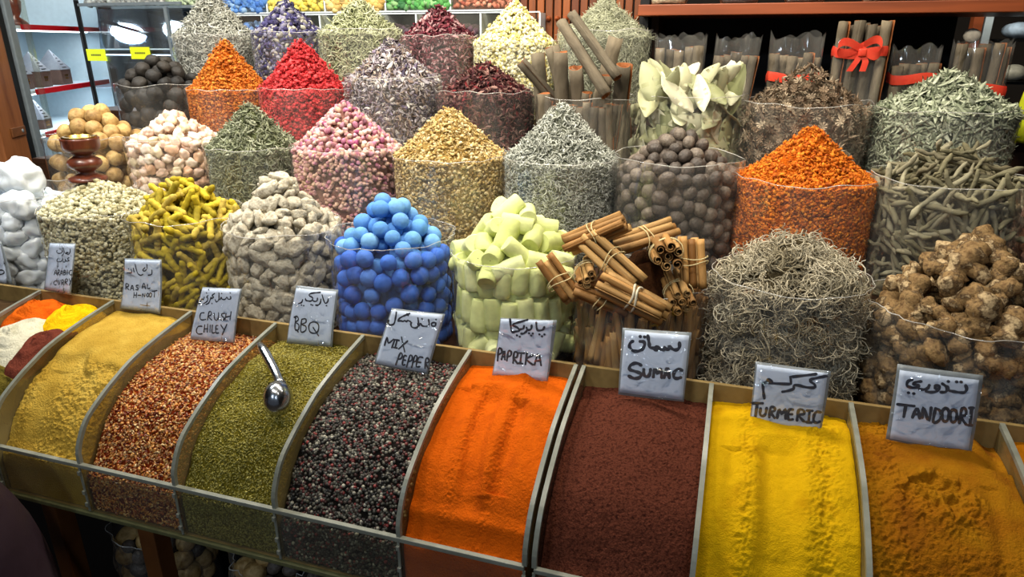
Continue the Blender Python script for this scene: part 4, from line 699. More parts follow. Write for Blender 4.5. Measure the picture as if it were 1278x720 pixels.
fill_stuff(b, 'pale_green_leaves', 'heap of pale green small dried leaves, right end of the third row', thinleaf, (.012, .021), 3600, im('pgreen', ['9aa088', 'b4baa0', '7a8268', 'c8ccb4', '5e6650', 'a8ae94'], mott=.1), cmn('pgreen_core', ['4a5a3c', '66744e']), .45)

# ---- row two
TAN = [mk('dried_lime', lump(3, .0225, .0215, .0215, .05, 2, s + 3, 1), mat('tan_lime_skin_%d' % s, [['6e522c', '9a7844', 'b49460', '84663a'], ['806034', 'ac8c54', 'c4a468', '94744a'], ['6a4e2c', '8c6c3e', 'a48450', '7c5c34']][s], mode='noise', mscale=45, bump=.5, bscale=120, rough=.6, spec=.3)) for s in range(3)]
b = B(-1.682, 1.48, .125, 1.081, 1.300, 1.408, 1.0); bag(b, 'clear bag of tan dried limes beside the white cabinet', seed=16, lip=.004)
fill_items(b, 'tan_lime', 'round tan dried lime', 'dried lime', 'tan dried limes in the second row', TAN, .044)
GUM = [mk('gum_lump', lump(3, .015, .012, .011, .30, 2.6, s + 60, 1), mat('gum_%d' % s, ['d0b09c', 'dcc0ac', 'e4d4c4', 'd4a888', 'd0c4a4'], rough=.35, spec=.4, sss=.15)) for s in range(3)]
b = B(-1.410, 1.48, .122, 1.081, 1.305, 1.385, 1.05); bag(b, 'clear bag of pinkish resin lumps in the second row', seed=17, lip=.004)
fill_items(b, 'resin_lump', 'pinkish white resin lump', 'resin', 'pink resin lumps in the second row', GUM, .026, nmax=290)
b = B(-1.167, 1.48, .116, 1.081, 1.296, 1.408, 1.15); bag(b, 'clear bag of grey green crushed herb in the second row', seed=18, lip=.004)
fill_stuff(b, 'crushed_herb', 'heap of grey green crushed herb in the second row', thinleaf + curls, (.006, .012), 5200, im('gherb', ['6e7458', '92967a', '4c5238', 'b0b298', '3c402c', '7e8262']), cmn('gherb_core', ['3c4028', '5a5e40']), .55)
ROSE = []
for s in range(4):
    V, T = ico(2); V = V * np.array([.72, .72, 1.05]); a = np.arctan2(V[:, 1], V[:, 0]); V[:, :2] *= (1 + .16 * np.sin(3 * a + V[:, 2] * 3 + s))[:, None]; V[:, :2] *= (1 - .35 * np.clip(V[:, 2], 0, 1))[:, None]
    ROSE.append(mk('rosebud', (V * .0085, T), mat('rosebud_%d' % s, [['b88a94', 'd0b0b0', 'a05878', 'c8a898'], ['9a4a70', 'b87090', 'd8c0b8', '8a3a5c'], ['c8b0a0', 'd8c8b4', 'b890a0', 'a87888'], ['b07080', 'caa0a0', '8c4468', 'd0b8a8']][s], mscale=160, mott=.35)))
b = B(-.893, 1.48, .133, 1.081, 1.308, 1.422, 1.05); bag(b, 'clear bag of dried pink rosebuds in the second row', seed=19, lip=.004)
fill_items(b, 'rosebud', 'small dried pink rosebud', 'rosebud', 'dried pink rosebuds in the second row', ROSE, .0165, nmax=300, dense=.75, tilt=.8, side_ok=False, under=False, cand=4000)
fill_stuff(B(b.x, b.y, b.r, b.z0, b.zr, b.zp - .006, b.p), 'rosebud_pile', 'the rest of the dried pink rosebuds, seen through their bag', [tmpl_of(q, .0085) for q in ROSE], (.0075, .009), 1500, im('rose_rest', ['b88a84', 'cda898', '9a5a70', 'c8a890', 'a8806c', 'b87890']), cmn('rose_core', ['6a4440', '8a6458']), .8, cat='rosebuds', inset=.008, wside=2.0)
b = B(-.622, 1.48, .132, 1.081, 1.300, 1.412, 1.1); bag(b, 'clear bag of golden dried blossoms in the second row', seed=20, lip=.004)
fill_stuff(b, 'golden_blossom', 'steep heap of straw gold dried blossoms in the second row', chips + threads, (.0032, .0070), 10000, im('gold_bl', ['b89c60', 'd0b880', '96783c', 'e0cca0', 'a8884c', '7c6230']), cmn('gold_core', ['7a6030', '9c8048']), .6)
b = B(-.357, 1.48, .126, 1.081, 1.305, 1.428, 1.1); bag(b, 'clear bag of silver grey herb behind the yellow green chalk', seed=21, lip=.006)
fill_stuff(b, 'silver_herb', 'heap of silver grey curly herb in the second row', curls + threads, (.006, .012), 6200, im('silver', ['9a9c90', 'b8bab0', '74766a', 'd0d2c8', '5c5e52']), cmn('silver_core', ['4e5044', '6e7062']), .6)
NUT = []
for s in range(3):
    V, T = ico(3); f = 1 - .10 * np.exp(-(V[:, 1] / .16) ** 2) * (V[:, 2] > 0) + wob(V, .03, 3, s); NUT.append(mk('dark_nut', (V * f[:, None] * np.array([.0165, .0135, .0135]), T), mat('dark_nut_%d' % s, [['3a322c', '5e5248', '463c34', '7a6e60'], ['4e443c', '766a5c', '5a4e44', '8e8272'], ['2e2824', '4a4038', '3a322c', '5e5448']][s], mode='noise', mscale=90, bump=.6, bscale=160, rough=.55, spec=.4)))
b = B(-.103, 1.48, .128, 1.081, 1.300, 1.385, .95); bag(b, 'clear bag of brown grooved nuts behind the cinnamon bundles', seed=22, lip=.022, square=.02)
fill_items(b, 'grooved_nut', 'dark brown grooved nut', 'nut', 'brown grooved nuts in the second row', NUT, .028, nmax=290)
b = B(.150, 1.48, .133, 1.081, 1.292, 1.398, 1.35); bag(b, 'clear bag of bright orange threads in the second row', seed=23, lip=.004)
fill_stuff(b, 'safflower_threads', 'steep heap of bright orange threads in the second row', threads + chips, (.0032, .0068), 15000, im('saffron', ['c05c0e', 'd87818', '9c4408', 'e89028', 'b04e0a']), cmn('saff_core', ['8e3c08', 'b4560e']), .6)
TW = []
for s in range(5):
    r = np.random.default_rng(s + 70); n = 10; P = np.c_[np.linspace(-1, 1, n) * r.uniform(.035, .055), np.cumsum(r.normal(size=n)) * .003, np.cumsum(r.normal(size=n)) * .002]
    TW.append(mk('dried_root', tube(P, .0052 * r.uniform(.6, 1.1, n) * np.array([.6] + [1] * (n - 2) + [.5]), 7), mat('twig_%d' % s, ['706a50', '8c866a', '58523a', '9c967c', '625a44'], bump=.6, bscale=120, mscale=40, rough=.85)))
b = B(.400, 1.48, .130, 1.081, 1.298, 1.372, .9); bag(b, 'clear bag of grey brown twiggy roots in the second row', seed=24, lip=.010)
fill_items(b, 'root_twig', 'grey brown twig of root', 'root', 'twiggy roots in the second row', TW, .030, nmax=210, dense=.62, tilt=.45, inset=.012, sc=(.7, 1.25))
b = B(.665, 1.50, .120, 1.081, 1.325, 1.375, 1.0); bag(b, 'clear bag of peach crystals at the right edge of the picture', seed=25, lip=.010)
CRY = [mk('peach_crystal', lump(1, .017, .013, .012, .15, 2.4, s + 80), mat('peach_%d' % s, ['c88a60', 'd8a888', 'b87848', 'c8a090'], rough=.3, spec=.5), False) for s in range(3)]
fill_items(b, 'peach_crystal', 'peach coloured crystal', 'crystal', 'peach crystals at the right edge', CRY, .028, nmax=120, cand=2500)
tp = B(.665, 1.50, .105, 1.325, 1.338, 1.392, 1.0)
fill_stuff(tp, 'violet_flowers', 'layer of dark violet flowers on the peach crystals', petals, (.006, .010), 1500, im('violet', ['3c3050', '5a4a6c', '8a8090', '2a2238']), cmn('violet_core', ['2a2238', '3c3050']), .7)

# ---- star anise and bay leaves (row three)
def anise(seed):
    r = np.random.default_rng(seed); mb = MB()
    for k in range(8):
        a = k * PI / 4 + r.uniform(-.1, .1); L = r.uniform(.8, 1.1); V = np.array([(0, 0, 0), (.45, .15, -.05), (.45, -.15, -.05), (.5, .10, .13), (.5, -.10, .13), (.5, 0, -.13), (1.10, 0, .12)]) * L
        c, s = math.cos(a), math.sin(a); V = V @ np.array([[c, s, 0], [-s, c, 0], [0, 0, 1]])
        mb.add(V, [(0, 1, 3), (0, 4, 2), (0, 5, 1), (0, 2, 5), (0, 3, 4), (1, 6, 3), (2, 4, 6), (1, 5, 6), (5, 2, 6)])
    return np.concatenate(mb.V) * .0165, np.concatenate(mb.T)
ANI = [mk('star_anise', anise(s), mat('anise_%d' % s, ['5c4834', '84705a', '4a3828', 'a89880', '6c5844'], mott=.3, mscale=150, rough=.7), False) for s in range(4)]
fill_items(aniseb, 'star_anise', 'brown eight pointed star anise', 'star anise', 'star anise in the third row', ANI, .027, nmax=300, dense=.86, tilt=.45, inset=.007, sc=(1.0, 1.35), cand=7000, flatside=False)
def bay(seed, n=9):
    r = np.random.default_rng(seed); t = np.linspace(0, 1, n); hw = .42 * np.sin(PI * np.clip(t * .96 + .02, 0, 1)) ** .75; x = t * 2 - 1; c = r.uniform(-.25, .25); f = r.uniform(.0, .18)
    mid = np.c_[x, .05 * np.sin(3 * x + seed), c * x ** 2]; L = mid + np.c_[0 * x, hw, f * hw + .05 * np.sin(7 * x + seed)]; R_ = mid + np.c_[0 * x, -hw, f * hw + .04 * np.sin(6 * x)]; dn = np.array([0, 0, -.012])
    V = np.concatenate([mid, L, R_, mid + dn, L + dn, R_ + dn]); a = np.arange(n - 1)
    q = lambda p, s: np.concatenate([np.c_[p * n + a, p * n + a + 1, s * n + a + 1], np.c_[p * n + a, s * n + a + 1, s * n + a]])
    return V * .052, np.concatenate([q(0, 1), q(2, 0), q(4, 3), q(3, 5), q(1, 4), q(5, 2)])
BAY = [mk('bay_leaf', bay(s), mat('bay_%d' % s, ['a8a880', 'c4c2a0', '7c8054', 'd8d4b8', '8c8c60', 'ccc8a8'], mott=.05, mscale=20, rough=.55, spec=.35)) for s in range(5)]
fill_items(bayb, 'bay_leaf', 'pale dried bay leaf', 'bay leaf', 'dried bay leaves in the third row', BAY, .050, nmax=110, dense=.62, tilt=.5, inset=.012, cm=cmn('bay_core', ['4a4a2c', '66643e']))
r = np.random.default_rng(5)
for k in range(34):     # leaves standing up out of the bag
    a = r.uniform(0, 2 * PI); rho = .09 * math.sqrt(r.uniform()); tl = r.uniform(.2, 2.2); a2 = r.uniform(0, 2 * PI)
    up = np.array([math.cos(a2) * tl, math.sin(a2) * tl * .6, 1]); up /= np.linalg.norm(up); fc = np.array([r.uniform(-.7, .7), -1, r.uniform(-.3, 1.6)]); fc -= up * (fc @ up); fc /= np.linalg.norm(fc)
    R = np.stack([up, np.cross(fc, up), fc], -1); o = bpy.data.objects.new('bay_leaf', BAY[k % 5]); COL.objects.link(o)
    o.matrix_world = mat4(R, (-.105 + rho * math.cos(a) * 1.15, 1.70 + rho * math.sin(a) - .02, 1.430 + r.uniform(-.01, .055) * (1 - rho * 5)), r.uniform(.9, 1.25))
    pz = np.array(o.matrix_world.translation); tag(o, 'large pale bay leaf sticking out %s, %s' % ('at the top' if pz[2] > 1.452 else 'at the rim', ['far left', 'left', 'middle', 'right', 'far right'][int(np.clip((pz[0] + .105) / .04 + 2.5, 0, 4))]), 'bay leaf', 'bay leaves sticking up')

# ---- cinnamon
def quill(L, R, seed, turns=1.55, n=26, k=9, th=.12, wav=.04, shrink=.62):
    """bark rolled into a scroll with real thickness"""
    r = np.random.default_rng(seed); a = np.linspace(0, turns * 2 * PI, n); rad = R * (1 - shrink * (a / a[-1]) ** 1.2); rad[0] *= 1.05
    zs = np.linspace(-L / 2, L / 2, k); V = []
    for sgn in (0, 1):
        for z in zs:
            w = 1 + wav * math.sin(z * 60 / max(L, .05) * .05 + seed) + wav * math.sin(z * 90 + seed * 2); q = (rad - sgn * R * th) * w; ox = .25 * wav * R * 8 * math.sin(z * 14 + seed)
            zz = z + (.05 * R * np.sin(a * 2 + seed)) * (abs(z) > L / 2 - 1e-6); V.append(np.c_[q * np.cos(a) + ox, q * np.sin(a), np.full(n, z) + (zz - z)])
    V = np.concatenate(V); N = n * k; i, j = np.meshgrid(np.arange(k - 1), np.arange(n - 1), indexing='ij'); i = i.ravel(); j = j.ravel()
    Q = np.c_[i * n + j, i * n + j + 1, (i + 1) * n + j + 1, (i + 1) * n + j]; Q2 = Q[:, ::-1] + N; jj = np.arange(n - 1); ii = np.arange(k - 1)
    E1 = np.c_[jj + 1, jj, jj + N, jj + 1 + N]; e = (k - 1) * n; E2 = np.c_[e + jj, e + jj + 1, e + jj + 1 + N, e + jj + N]
    E3 = np.c_[ii * n, (ii + 1) * n, (ii + 1) * n + N, ii * n + N]; f = n - 1; E4 = np.c_[(ii + 1) * n + f, ii * n + f, ii * n + f + N, (ii + 1) * n + f + N]
    Q = np.concatenate([Q, Q2, E1, E2, E3, E4]); return V, np.concatenate([Q[:, [0, 1, 2]], Q[:, [0, 2, 3]]])
BARK = mat('cinnamon_bark', ['8c6030', 'ae844c', '70491f', 'c29a60'], bump=.4, bscale=90, mscale=50, mott=.25, rough=.65, stretch=(1, 1, .12))
CASSIA = mat('cassia_bark', ['5e5446', '7a6e5a', '4c4438', '6e6452'], bump=.8, bscale=70, mscale=30, mott=.35, rough=.85, stretch=(1, 1, .4))
QS = [mk('cinnamon_stick', quill(.12, .0078, s), BARK) for s in range(4)]
def dirR(d, roll=0):
    d = np.array(d, float); d /= np.linalg.norm(d); q = Vector(d).to_track_quat('Z', 'Y'); return np.array(q.to_matrix()) @ np.array(Matrix.Rotation(roll, 3, 'Z'))
def loop_band(R2, z, w, seed):
    a = np.linspace(0, 2 * PI, 33); P = np.c_[R2 * np.cos(a) * 1.08, R2 * np.sin(a) * .86, z + .004 * np.sin(a * 2 + seed)]; return tube(P, w, 6, False)
def bundle(loc, d, roll, label, nst=6, L=.105, band=.0010, bw=STRING, sc=1.0, seed=0):
    t = empty('cinnamon_bundle', loc, label, 'cinnamon bundle', None); t.rotation_mode = 'QUATERNION'
    t.rotation_quaternion = Matrix([list(x) for x in dirR(d, roll)]).to_quaternion(); r = np.random.default_rng(seed)
    lay = {5: [(-1, -.5), (1, -.5), (0, .4), (-1.6, .8), (1.7, .8)], 6: [(-1.05, -.55), (1, -.6), (0, 1.1), (-2.0, 1.0), (2.0, .9), (0, -2.0)], 7: [(0, 0)] + [(2.05 * math.cos(k * PI / 3), 2.05 * math.sin(k * PI / 3)) for k in range(6)]}[nst]
    for k, (x, y) in enumerate(lay):
        o = bpy.data.objects.new('stick', QS[(k + seed) % 4]); link(o, t); o.location = (x * .0078 * sc, y * .0078 * sc, r.uniform(-.006, .006)); o.rotation_euler = (r.uniform(-.03, .03), r.uniform(-.03, .03), r.uniform(0, 6.3)); o.scale = (sc, sc, L / .12)
    for k in (0, 1):
        obj('string', mk('string', loop_band(.0232 * sc, (-.004 if k else .005), band, seed + k), bw), t)
    return t
b = B(-.133, 1.22, .124, .951, 1.128, 1.215, .9); cinb = b
bag(b, 'crumpled clear bag of cinnamon sticks and tied bundles, front row', seed=31, lip=.012, amp=.008, square=.03)
bundle((-.212, 1.155, 1.228), (.82, .05, .42), .3, 'pale cinnamon bundle lying uppermost, tied with two thin strings', 6, .115, seed=1, sc=1.05)
bundle((-.178, 1.130, 1.190), (.72, -.25, -.48), 1.2, 'cinnamon bundle sloping down to the right below the uppermost one', 6, .125, seed=2, sc=1.05)
bundle((-.088, 1.150, 1.208), (.18, -1, .12), .4, 'thick cinnamon bundle pointing its open ends at the viewer', 7, .10, seed=3, sc=1.15)
bundle((-.044, 1.165, 1.190), (.15, -.35, -.85), .2, 'short upright cinnamon bundle at the right of the heap', 5, .085, seed=4, sc=1.1)
bundle((-.130, 1.090, 1.138), (.90, -.15, -.32), 2.0, 'lowest cinnamon bundle held by a thick white band', 7, .12, .0022, mat('rubber_band', ['c8c0a8'], rough=.5), seed=5, sc=1.0)
bundle((-.266, 1.110, 1.150), (.60, -.1, -.66), .8, 'small dark cinnamon bundle nearest the green chalk', 5, .085, seed=6)
bundle((-.222, 1.135, 1.160), (.3, -1, .0), .9, 'end-on cinnamon bundle between the green chalk and the heap', 5, .08, seed=7)
bundle((-.062, 1.140, 1.142), (.3, -1, -.1), .1, 'shadowed cinnamon bundle end-on at the lower right of the heap', 7, .09, seed=8)
bundle((-.128, 1.205, 1.215), (.7, .3, .25), .5, 'cinnamon bundle at the back of the heap behind the end-on bundle', 6, .11, seed=9)
bundle((-.190, 1.110, 1.125), (.85, .1, -.3), .5, 'cinnamon bundle under the white banded one', 6, .10, seed=10)
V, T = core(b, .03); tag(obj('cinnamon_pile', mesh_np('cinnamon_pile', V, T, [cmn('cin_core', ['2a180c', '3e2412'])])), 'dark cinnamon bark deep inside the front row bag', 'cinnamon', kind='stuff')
r = np.random.default_rng(8)
for row, (zc, n, dz) in enumerate([(1.045, 40, .0), (.985, 34, .0)]):   # sticks standing inside the bag
    for k in range(n):
        a = -PI / 2 - .15 + (k / (n - 1) - .5) * PI * 1.25 + r.uniform(-.02, .02); rr = .112 + r.uniform(-.006, .002)
        o = bpy.data.objects.new('cinnamon_stick', QS[k % 4]); COL.objects.link(o)
        o.matrix_world = mat4(dirR((r.uniform(-.18, .18), r.uniform(-.1, .1), 1), r.uniform(0, 6)), (b.x + rr * math.cos(a), b.y + rr * math.sin(a), zc + r.uniform(-.02, .02)), r.uniform(.8, 1.1))
        tag(o, 'upright cinnamon stick ' + zone(b, np.array(o.matrix_world.translation), True), 'cinnamon stick', 'cinnamon sticks standing inside the bag')
# long bark quills of the third row
b = B(-.357, 1.72, .120, 1.201, 1.408, 1.43, 1.0); bag(b, 'clear bag holding long rolled bark sticks in the third row', seed=12, lip=.012, square=.03)
INNER = mat('bark_inner', ['7a4420', '94572c', '663818'], bump=.3, bscale=90, mott=.3, mscale=40, rough=.7)
def long_mesh(s):
    n, k = 30, 12; V, T = quill(.30, .0195, s + 5, 1.12 if s % 2 else 1.45, n, k, .14, .03, .30 if s % 2 else .52); m = (k - 1) * (n - 1); mi = np.ones(2 * (2 * m + 2 * (n - 1) + 2 * (k - 1)), int); tot = len(mi) // 2
    mi[:m] = 0; mi[tot:tot + m] = 0
    return mesh_np('bark_quill', V, T, [CASSIA, INNER], mi)
LONG = [long_mesh(s) for s in range(4)]
def long_q(p, d, s, lab, v=0, roll=0):
    o = bpy.data.objects.new('bark_quill', LONG[v]); COL.objects.link(o); dd = np.array(d, float); dd /= np.linalg.norm(dd)
    o.matrix_world = mat4(dirR(d, roll), np.array(p) - dd * .15 * s, s); return tag(o, lab, 'bark stick')
ql = [((-.505, 1.655, 1.500), (-.75, -.25, .85), .80, 'thin bark stick leaning far out to the left', 0, .3),
      ((-.475, 1.70, 1.520), (-.10, 0, 1), 1.0, 'upright bark stick behind the left leaning one', 1, 2.5),
      ((-.432, 1.665, 1.535), (-.28, -.1, 1), 1.05, 'forked bark stick with a curled open top', 2, 0),
      ((-.402, 1.645, 1.524), (-.02, -.1, 1), 1.0, 'upright bark stick in the middle of the bag', 3, 1.2),
      ((-.362, 1.630, 1.490), (-.05, -.35, 1), 1.0, 'bark stick tipped forward showing its red brown scroll end', 0, 2.0),
      ((-.290, 1.745, 1.555), (.22, .1, 1), 1.0, 'bark stick standing at the back right of the bag', 1, .6),
      ((-.255, 1.660, 1.496), (.12, -.3, 1), 1.05, 'thick bark stick with a double scroll end on the right', 3, 0),
      ((-.300, 1.69, 1.470), (.06, -.1, 1), .9, 'short bark stick behind the double scroll one', 2, 1),
      ((-.440, 1.64, 1.430), (-.05, -.1, 1), .8, 'low bark stick at the front left of the bag', 1, 4),
      ((-.335, 1.63, 1.435), (.1, -.2, 1), .75, 'broken low bark stick at the front of the bag', 0, 5)]
for q in ql: long_q(*q)
o = long_q((-.285, 1.610, 1.430), (.56, -.30, -.70), .72, 'longest bark stick lying slanted across the others', 2, 1.0)
o = long_q((-.262, 1.620, 1.470), (.60, -.30, -.66), .66, 'bark stick lying slanted beside the longest one', 3, 2.6)
for k in range(22):
    a = -PI / 2 + (k / 21 - .5) * PI * 1.15; long_q((-.357 + .100 * math.cos(a), 1.72 + .100 * math.sin(a), 1.405 + r.uniform(-.01, .01)), (r.uniform(-.1, .1), r.uniform(-.05, .05), 1), .65, 'bark stick standing behind the plastic, %s' % ['far left', 'left', 'middle', 'right', 'far right'][min(4, k * 5 // 22)], k % 4, k)['group'] = 'bark sticks standing inside the third row bag'

# ---- row one
FRK = [t_chip(i + 30, .8) for i in range(5)]
b = B(-1.418, 1.22, .128, .951, 1.176, 1.240, .85); bag(b, 'clear bag of frankincense under the wooden burner', seed=26, lip=.004)
fill_stuff(b, 'frankincense', 'heap of small cream frankincense grains under the wooden burner', FRK, (.0045, .0085), 6500, im('frank', ['b8b08c', 'd0caa8', '9a9068', 'e0dcc0', '8a8464', 'c4ba90']), cmn('frank_core', ['6c6648', '8a8462']), .8)
cn = empty('incense_burner', (-1.450, 1.230, 1.236), 'dark turned wooden incense burner standing on the frankincense heap', 'incense burner')
MB().lathe([(.001, 0), (.040, 0), (.042, .003), (.040, .008), (.026, .013), (.018, .018), (.017, .022), (.026, .028), (.0355, .036), (.037, .042), (.034, .050), (.024, .056), (.019, .060), (.021, .064), (.032, .069), (.038, .074), (.040, .082), (.0405, .096), (.041, .100), (.037, .100), (.036, .093), (.001, .090)], 48).obj('body', TURNED, cn, True)
MB().lathe([(.0362, .100), (.0375, .1035), (.030, .1045), (.029, .099), (.001, .098)], 40).obj('brass_liner', GOLD, cn, True)
b = B(-1.670, 1.22, .122, .951, 1.180, 1.195, 1.0); bag(b, 'clear bag of white alum pieces, left end of the front row', seed=27, lip=.02, amp=.006, flare=.006)
ALUM = mat('alum', ['dce2e6', 'e8eef2', 'd0d8dc'], rough=.25, spec=.5, sss=.3, mott=.1, mscale=30)
AL = [mk('alum_piece', lump(3, .026, .021, .017, .30, 2.4, s + 120, 2), ALUM) for s in range(3)]
fill_items(b, 'alum_piece', 'small white cloudy alum piece', 'alum', 'small alum pieces inside the leftmost front bag', AL, .040, nmax=90)
for k, (p, sx, sy_, sz, lab) in enumerate([((-1.702, 1.19, 1.232), .075, .05, .048, 'largest glassy white alum block on top of the leftmost bag'), ((-1.628, 1.200, 1.232), .050, .045, .052, 'white alum block beside the largest one, nearer the frankincense'), ((-1.600, 1.165, 1.178), .040, .030, .032, 'small translucent alum block below the others')]):
    V, T = lump(4, sx, sy_, sz, .20, 2.0, 140 + k); V = V + (wob(V, .007, 55, k) + wob(V, .0035, 130, k + 3) + .004 * np.abs(wob(V, 1, 90, k + 6)))[:, None] * V / (np.linalg.norm(V, axis=1)[:, None] + 1e-6)
    tag(obj('alum_block', mk('alum_block', (V, T), ALUM), loc=p), lab, 'alum block')
FIN = []
for s in range(5):
    r = np.random.default_rng(s + 200); n = 14; L = r.uniform(.024, .036); P = np.c_[np.linspace(-1, 1, n) * L, .004 * np.sin(np.linspace(0, 2.5, n) + s), 0.003 * np.cos(np.linspace(0, 4, n) + s)]
    R = .0074 * (1 + .12 * np.sin(np.arange(n) * 2.1 + s)) * np.interp(np.arange(n), [0, 1.2, n - 2.2, n - 1], [.5, 1, .95, .45]); V, T = tube(P, R, 9); V = V * (1 + wob(V, .02, 150, s))[:, None]
    FIN.append(mk('turmeric_finger', (V, T), mat('turm_finger_%d' % s, ['a89420', 'c4ac28', '8a7a18', 'b8a048', 'ccb430'], bump=.5, bscale=150, mscale=90, rough=.8)))
b = B(-1.166, 1.22, .121, .951, 1.172, 1.268, .95); bag(b, 'clear bag of yellow turmeric roots, front row', seed=28, lip=.012, flare=.004)
fill_items(b, 'turmeric_finger', 'knobbly yellow turmeric root', 'turmeric root', 'turmeric roots in the front row', FIN, .030, nmax=290, dense=.66, tilt=.4, inset=.011, cand=7000)
GIN = [mk('ginger_piece', lump(3, .0215, .0145, .0115, .34, 2.3, s + 160, 2), mat('ginger_%d' % s, ['7a7060', 'a89e8a', 'c0b8a4', '968c78', 'd0cab8'], mode='noise', bump=1, bscale=110, mscale=45, rough=.85)) for s in range(5)]
b = B(-.912, 1.22, .121, .951, 1.174, 1.292, 1.0); bag(b, 'clear bag of whitish dried ginger pieces, front row', seed=29, lip=.004)
fill_items(b, 'ginger_piece', 'knotty whitish dried ginger piece', 'ginger', 'dried ginger pieces in the front row', GIN, .030, nmax=290, dense=.76, tilt=.5, inset=.012, sc=(.75, 1.25), cand=7000)
BLU = [mk('blue_ball', lump(3, .0182, .0178, .0175, .025, 2, s + 180), mat('blue_chalk_%d' % s, ['5c94d0', '70a4d8', '4a80c4', '80b0dc', '6298cc'], bump=.35, bscale=120, mscale=80, mott=.12, rough=.8)) for s in range(4)]
BLD = [mk('blue_ball', lump(3, .0182, .0178, .0175, .025, 2, s + 190), mat('deep_blue_%d' % s, ['2c5cb8', '3a6ac4', '244ea8', '4a78c8'], bump=.35, bscale=120, mscale=80, mott=.12, rough=.7)) for s in range(3)]
b = B(-.650, 1.22, .121, .951, 1.160, 1.270, .95); bag(b, 'clear bag of blue dye balls in the middle of the front row', seed=30, lip=.018, flare=.005, amp=.005)
fill_items(b, 'blue_ball', 'powdery blue dye ball', 'dye ball', 'blue dye balls in the front row', BLU, .0355, nmax=290, dense=.84, side=BLD)
def chalk(seed, L=.032, R=.0185):
    r = np.random.default_rng(seed); prof = [(.001, -L), (R * .88, -L), (R * .97, -L + .002), (R, -L * .5), (R, L * .5), (R * .97, L - .002), (R * .88, L), (.001, L)]
    V, T = lathe(prof, 16); V[:, 0] *= 1 + .10 * np.cos(2 * np.arctan2(V[:, 1], V[:, 0])); return V + wob(V, .0012, 70, seed)[:, None] * np.array([1, 1, .6]), T
CH = [mk('green_chalk', chalk(s, [.032, .026, .036, .022][s]), mat('green_chalk_%d' % s, ['d0d68c', 'dce0a0', 'c4cc7c', 'e0e4ae'], bump=.25, bscale=100, mscale=60, mott=.12, rough=.75), True) for s in range(4)]
for c in CH: c.set_sharp_from_angle(angle=math.radians(40))
b = B(-.383, 1.22, .119, .951, 1.150, 1.262, .85); bag(b, 'clear bag of yellow green chalk sticks, front row', seed=32, lip=.014, amp=.004)
grp = 'yellow green chalk sticks in the front row'
r = np.random.default_rng(77); nchalk = 0
for zc, n, vs in ((1.132, 15, 1), (1.064, 16, 0), (.992, 16, 3)):     # upright rows inside the bag
    for k in range(n):
        a = -PI / 2 - .25 + (k / (n - 1) - .5) * PI * 1.45; tl = (r.uniform(-.12, .12), r.uniform(-.1, .1), 1) if zc > 1 else (r.uniform(-1, 1), r.uniform(-.6, .6), r.uniform(-.3, 1))
        o = bpy.data.objects.new('green_chalk', CH[vs if zc > 1 else int(r.integers(4))]); COL.objects.link(o); o.matrix_world = mat4(dirR(tl, r.uniform(0, 6)), (b.x + .099 * math.cos(a), b.y + .099 * math.sin(a), zc + r.uniform(-.006, .006)), .98)
        tag(o, 'yellow green chalk stick ' + zone(b, np.array(o.matrix_world.translation), True), 'chalk stick', 'chalk sticks packed inside the bag')
P, N, kk = b.sample(2600, .010); P, N = P[~kk], N[~kk]; keep = dart(P, .033, 60)
for i in keep:
    ax = np.cross(N[i], r.normal(size=3)); ax = ax / np.linalg.norm(ax) + N[i] * r.uniform(-.5, .7) + np.array([0, 0, .15])
    o = bpy.data.objects.new('green_chalk', CH[int(r.integers(4))]); COL.objects.link(o); o.matrix_world = mat4(dirR(ax, r.uniform(0, 6)), P[i], r.uniform(.9, 1.05))
    tag(o, 'yellow green chalk stick lying loose ' + zone(b, P[i], False), 'chalk stick', grp)
V, T = core(b, .022); tag(obj('chalk_pile', mesh_np('chalk_pile', V, T, [CH[0].materials[0]])), 'yellow green chalk deep inside its bag', 'chalk', kind='stuff')
# tangled pale root knots
def knot(seed):
    r = np.random.default_rng(seed); mb = MB(); 
    for k in range(46):
        n = 15; d = r.normal(size=3); d /= np.linalg.norm(d); u = np.cross(d, r.normal(size=3)); u /= np.linalg.norm(u); w = np.cross(d, u); t = np.linspace(0, 1, n); q = r.uniform(4, 8.5); R0 = r.uniform(.006, .017)
        c = r.normal(size=3) * .008; P = c + (R0 * np.cos(q * t + k))[:, None] * u + (R0 * np.sin(q * t + k))[:, None] * w + (t * r.uniform(-.02, .02))[:, None] * d + r.normal(size=(n, 3)) * .0005
        mb.tube(P, r.uniform(.0009, .0016) * np.linspace(1, .5, n), 4, False)
    for k in range(14):
        n = 8; d = r.normal(size=3); d[2] = abs(d[2]); d /= np.linalg.norm(d); t = np.linspace(0, 1, n); P = (t * .034)[:, None] * d + np.cumsum(r.normal(size=(n, 3)) * .0022, 0); mb.tube(P, .0015 * np.linspace(1, .4, n), 4, False)
    return np.concatenate(mb.V), np.concatenate(mb.T)
KN = [mk('root_knot', knot(s + 300), mat('knot_%d' % s, ['a89e86', 'c0b69e', '8a8068', 'd0c8b0'], mscale=60, mott=.3, rough=.85)) for s in range(4)]
b = B(.122, 1.22, .126, .951, 1.165, 1.245, .8); bag(b, 'clear bag of tangled pale root knots, front row', seed=33, lip=.004, amp=.005)
fill_items(b, 'root_knot', 'tangled knot of thin pale roots', 'root knot', 'tangled root knots in the front row', KN, .034, nmax=160, dense=.85, tilt=1, inset=.020, under=False, cand=4000, sc=(.85, 1.2))
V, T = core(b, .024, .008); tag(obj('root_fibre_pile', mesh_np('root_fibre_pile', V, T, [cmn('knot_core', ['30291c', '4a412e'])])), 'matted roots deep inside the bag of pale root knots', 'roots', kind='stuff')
LUM = []
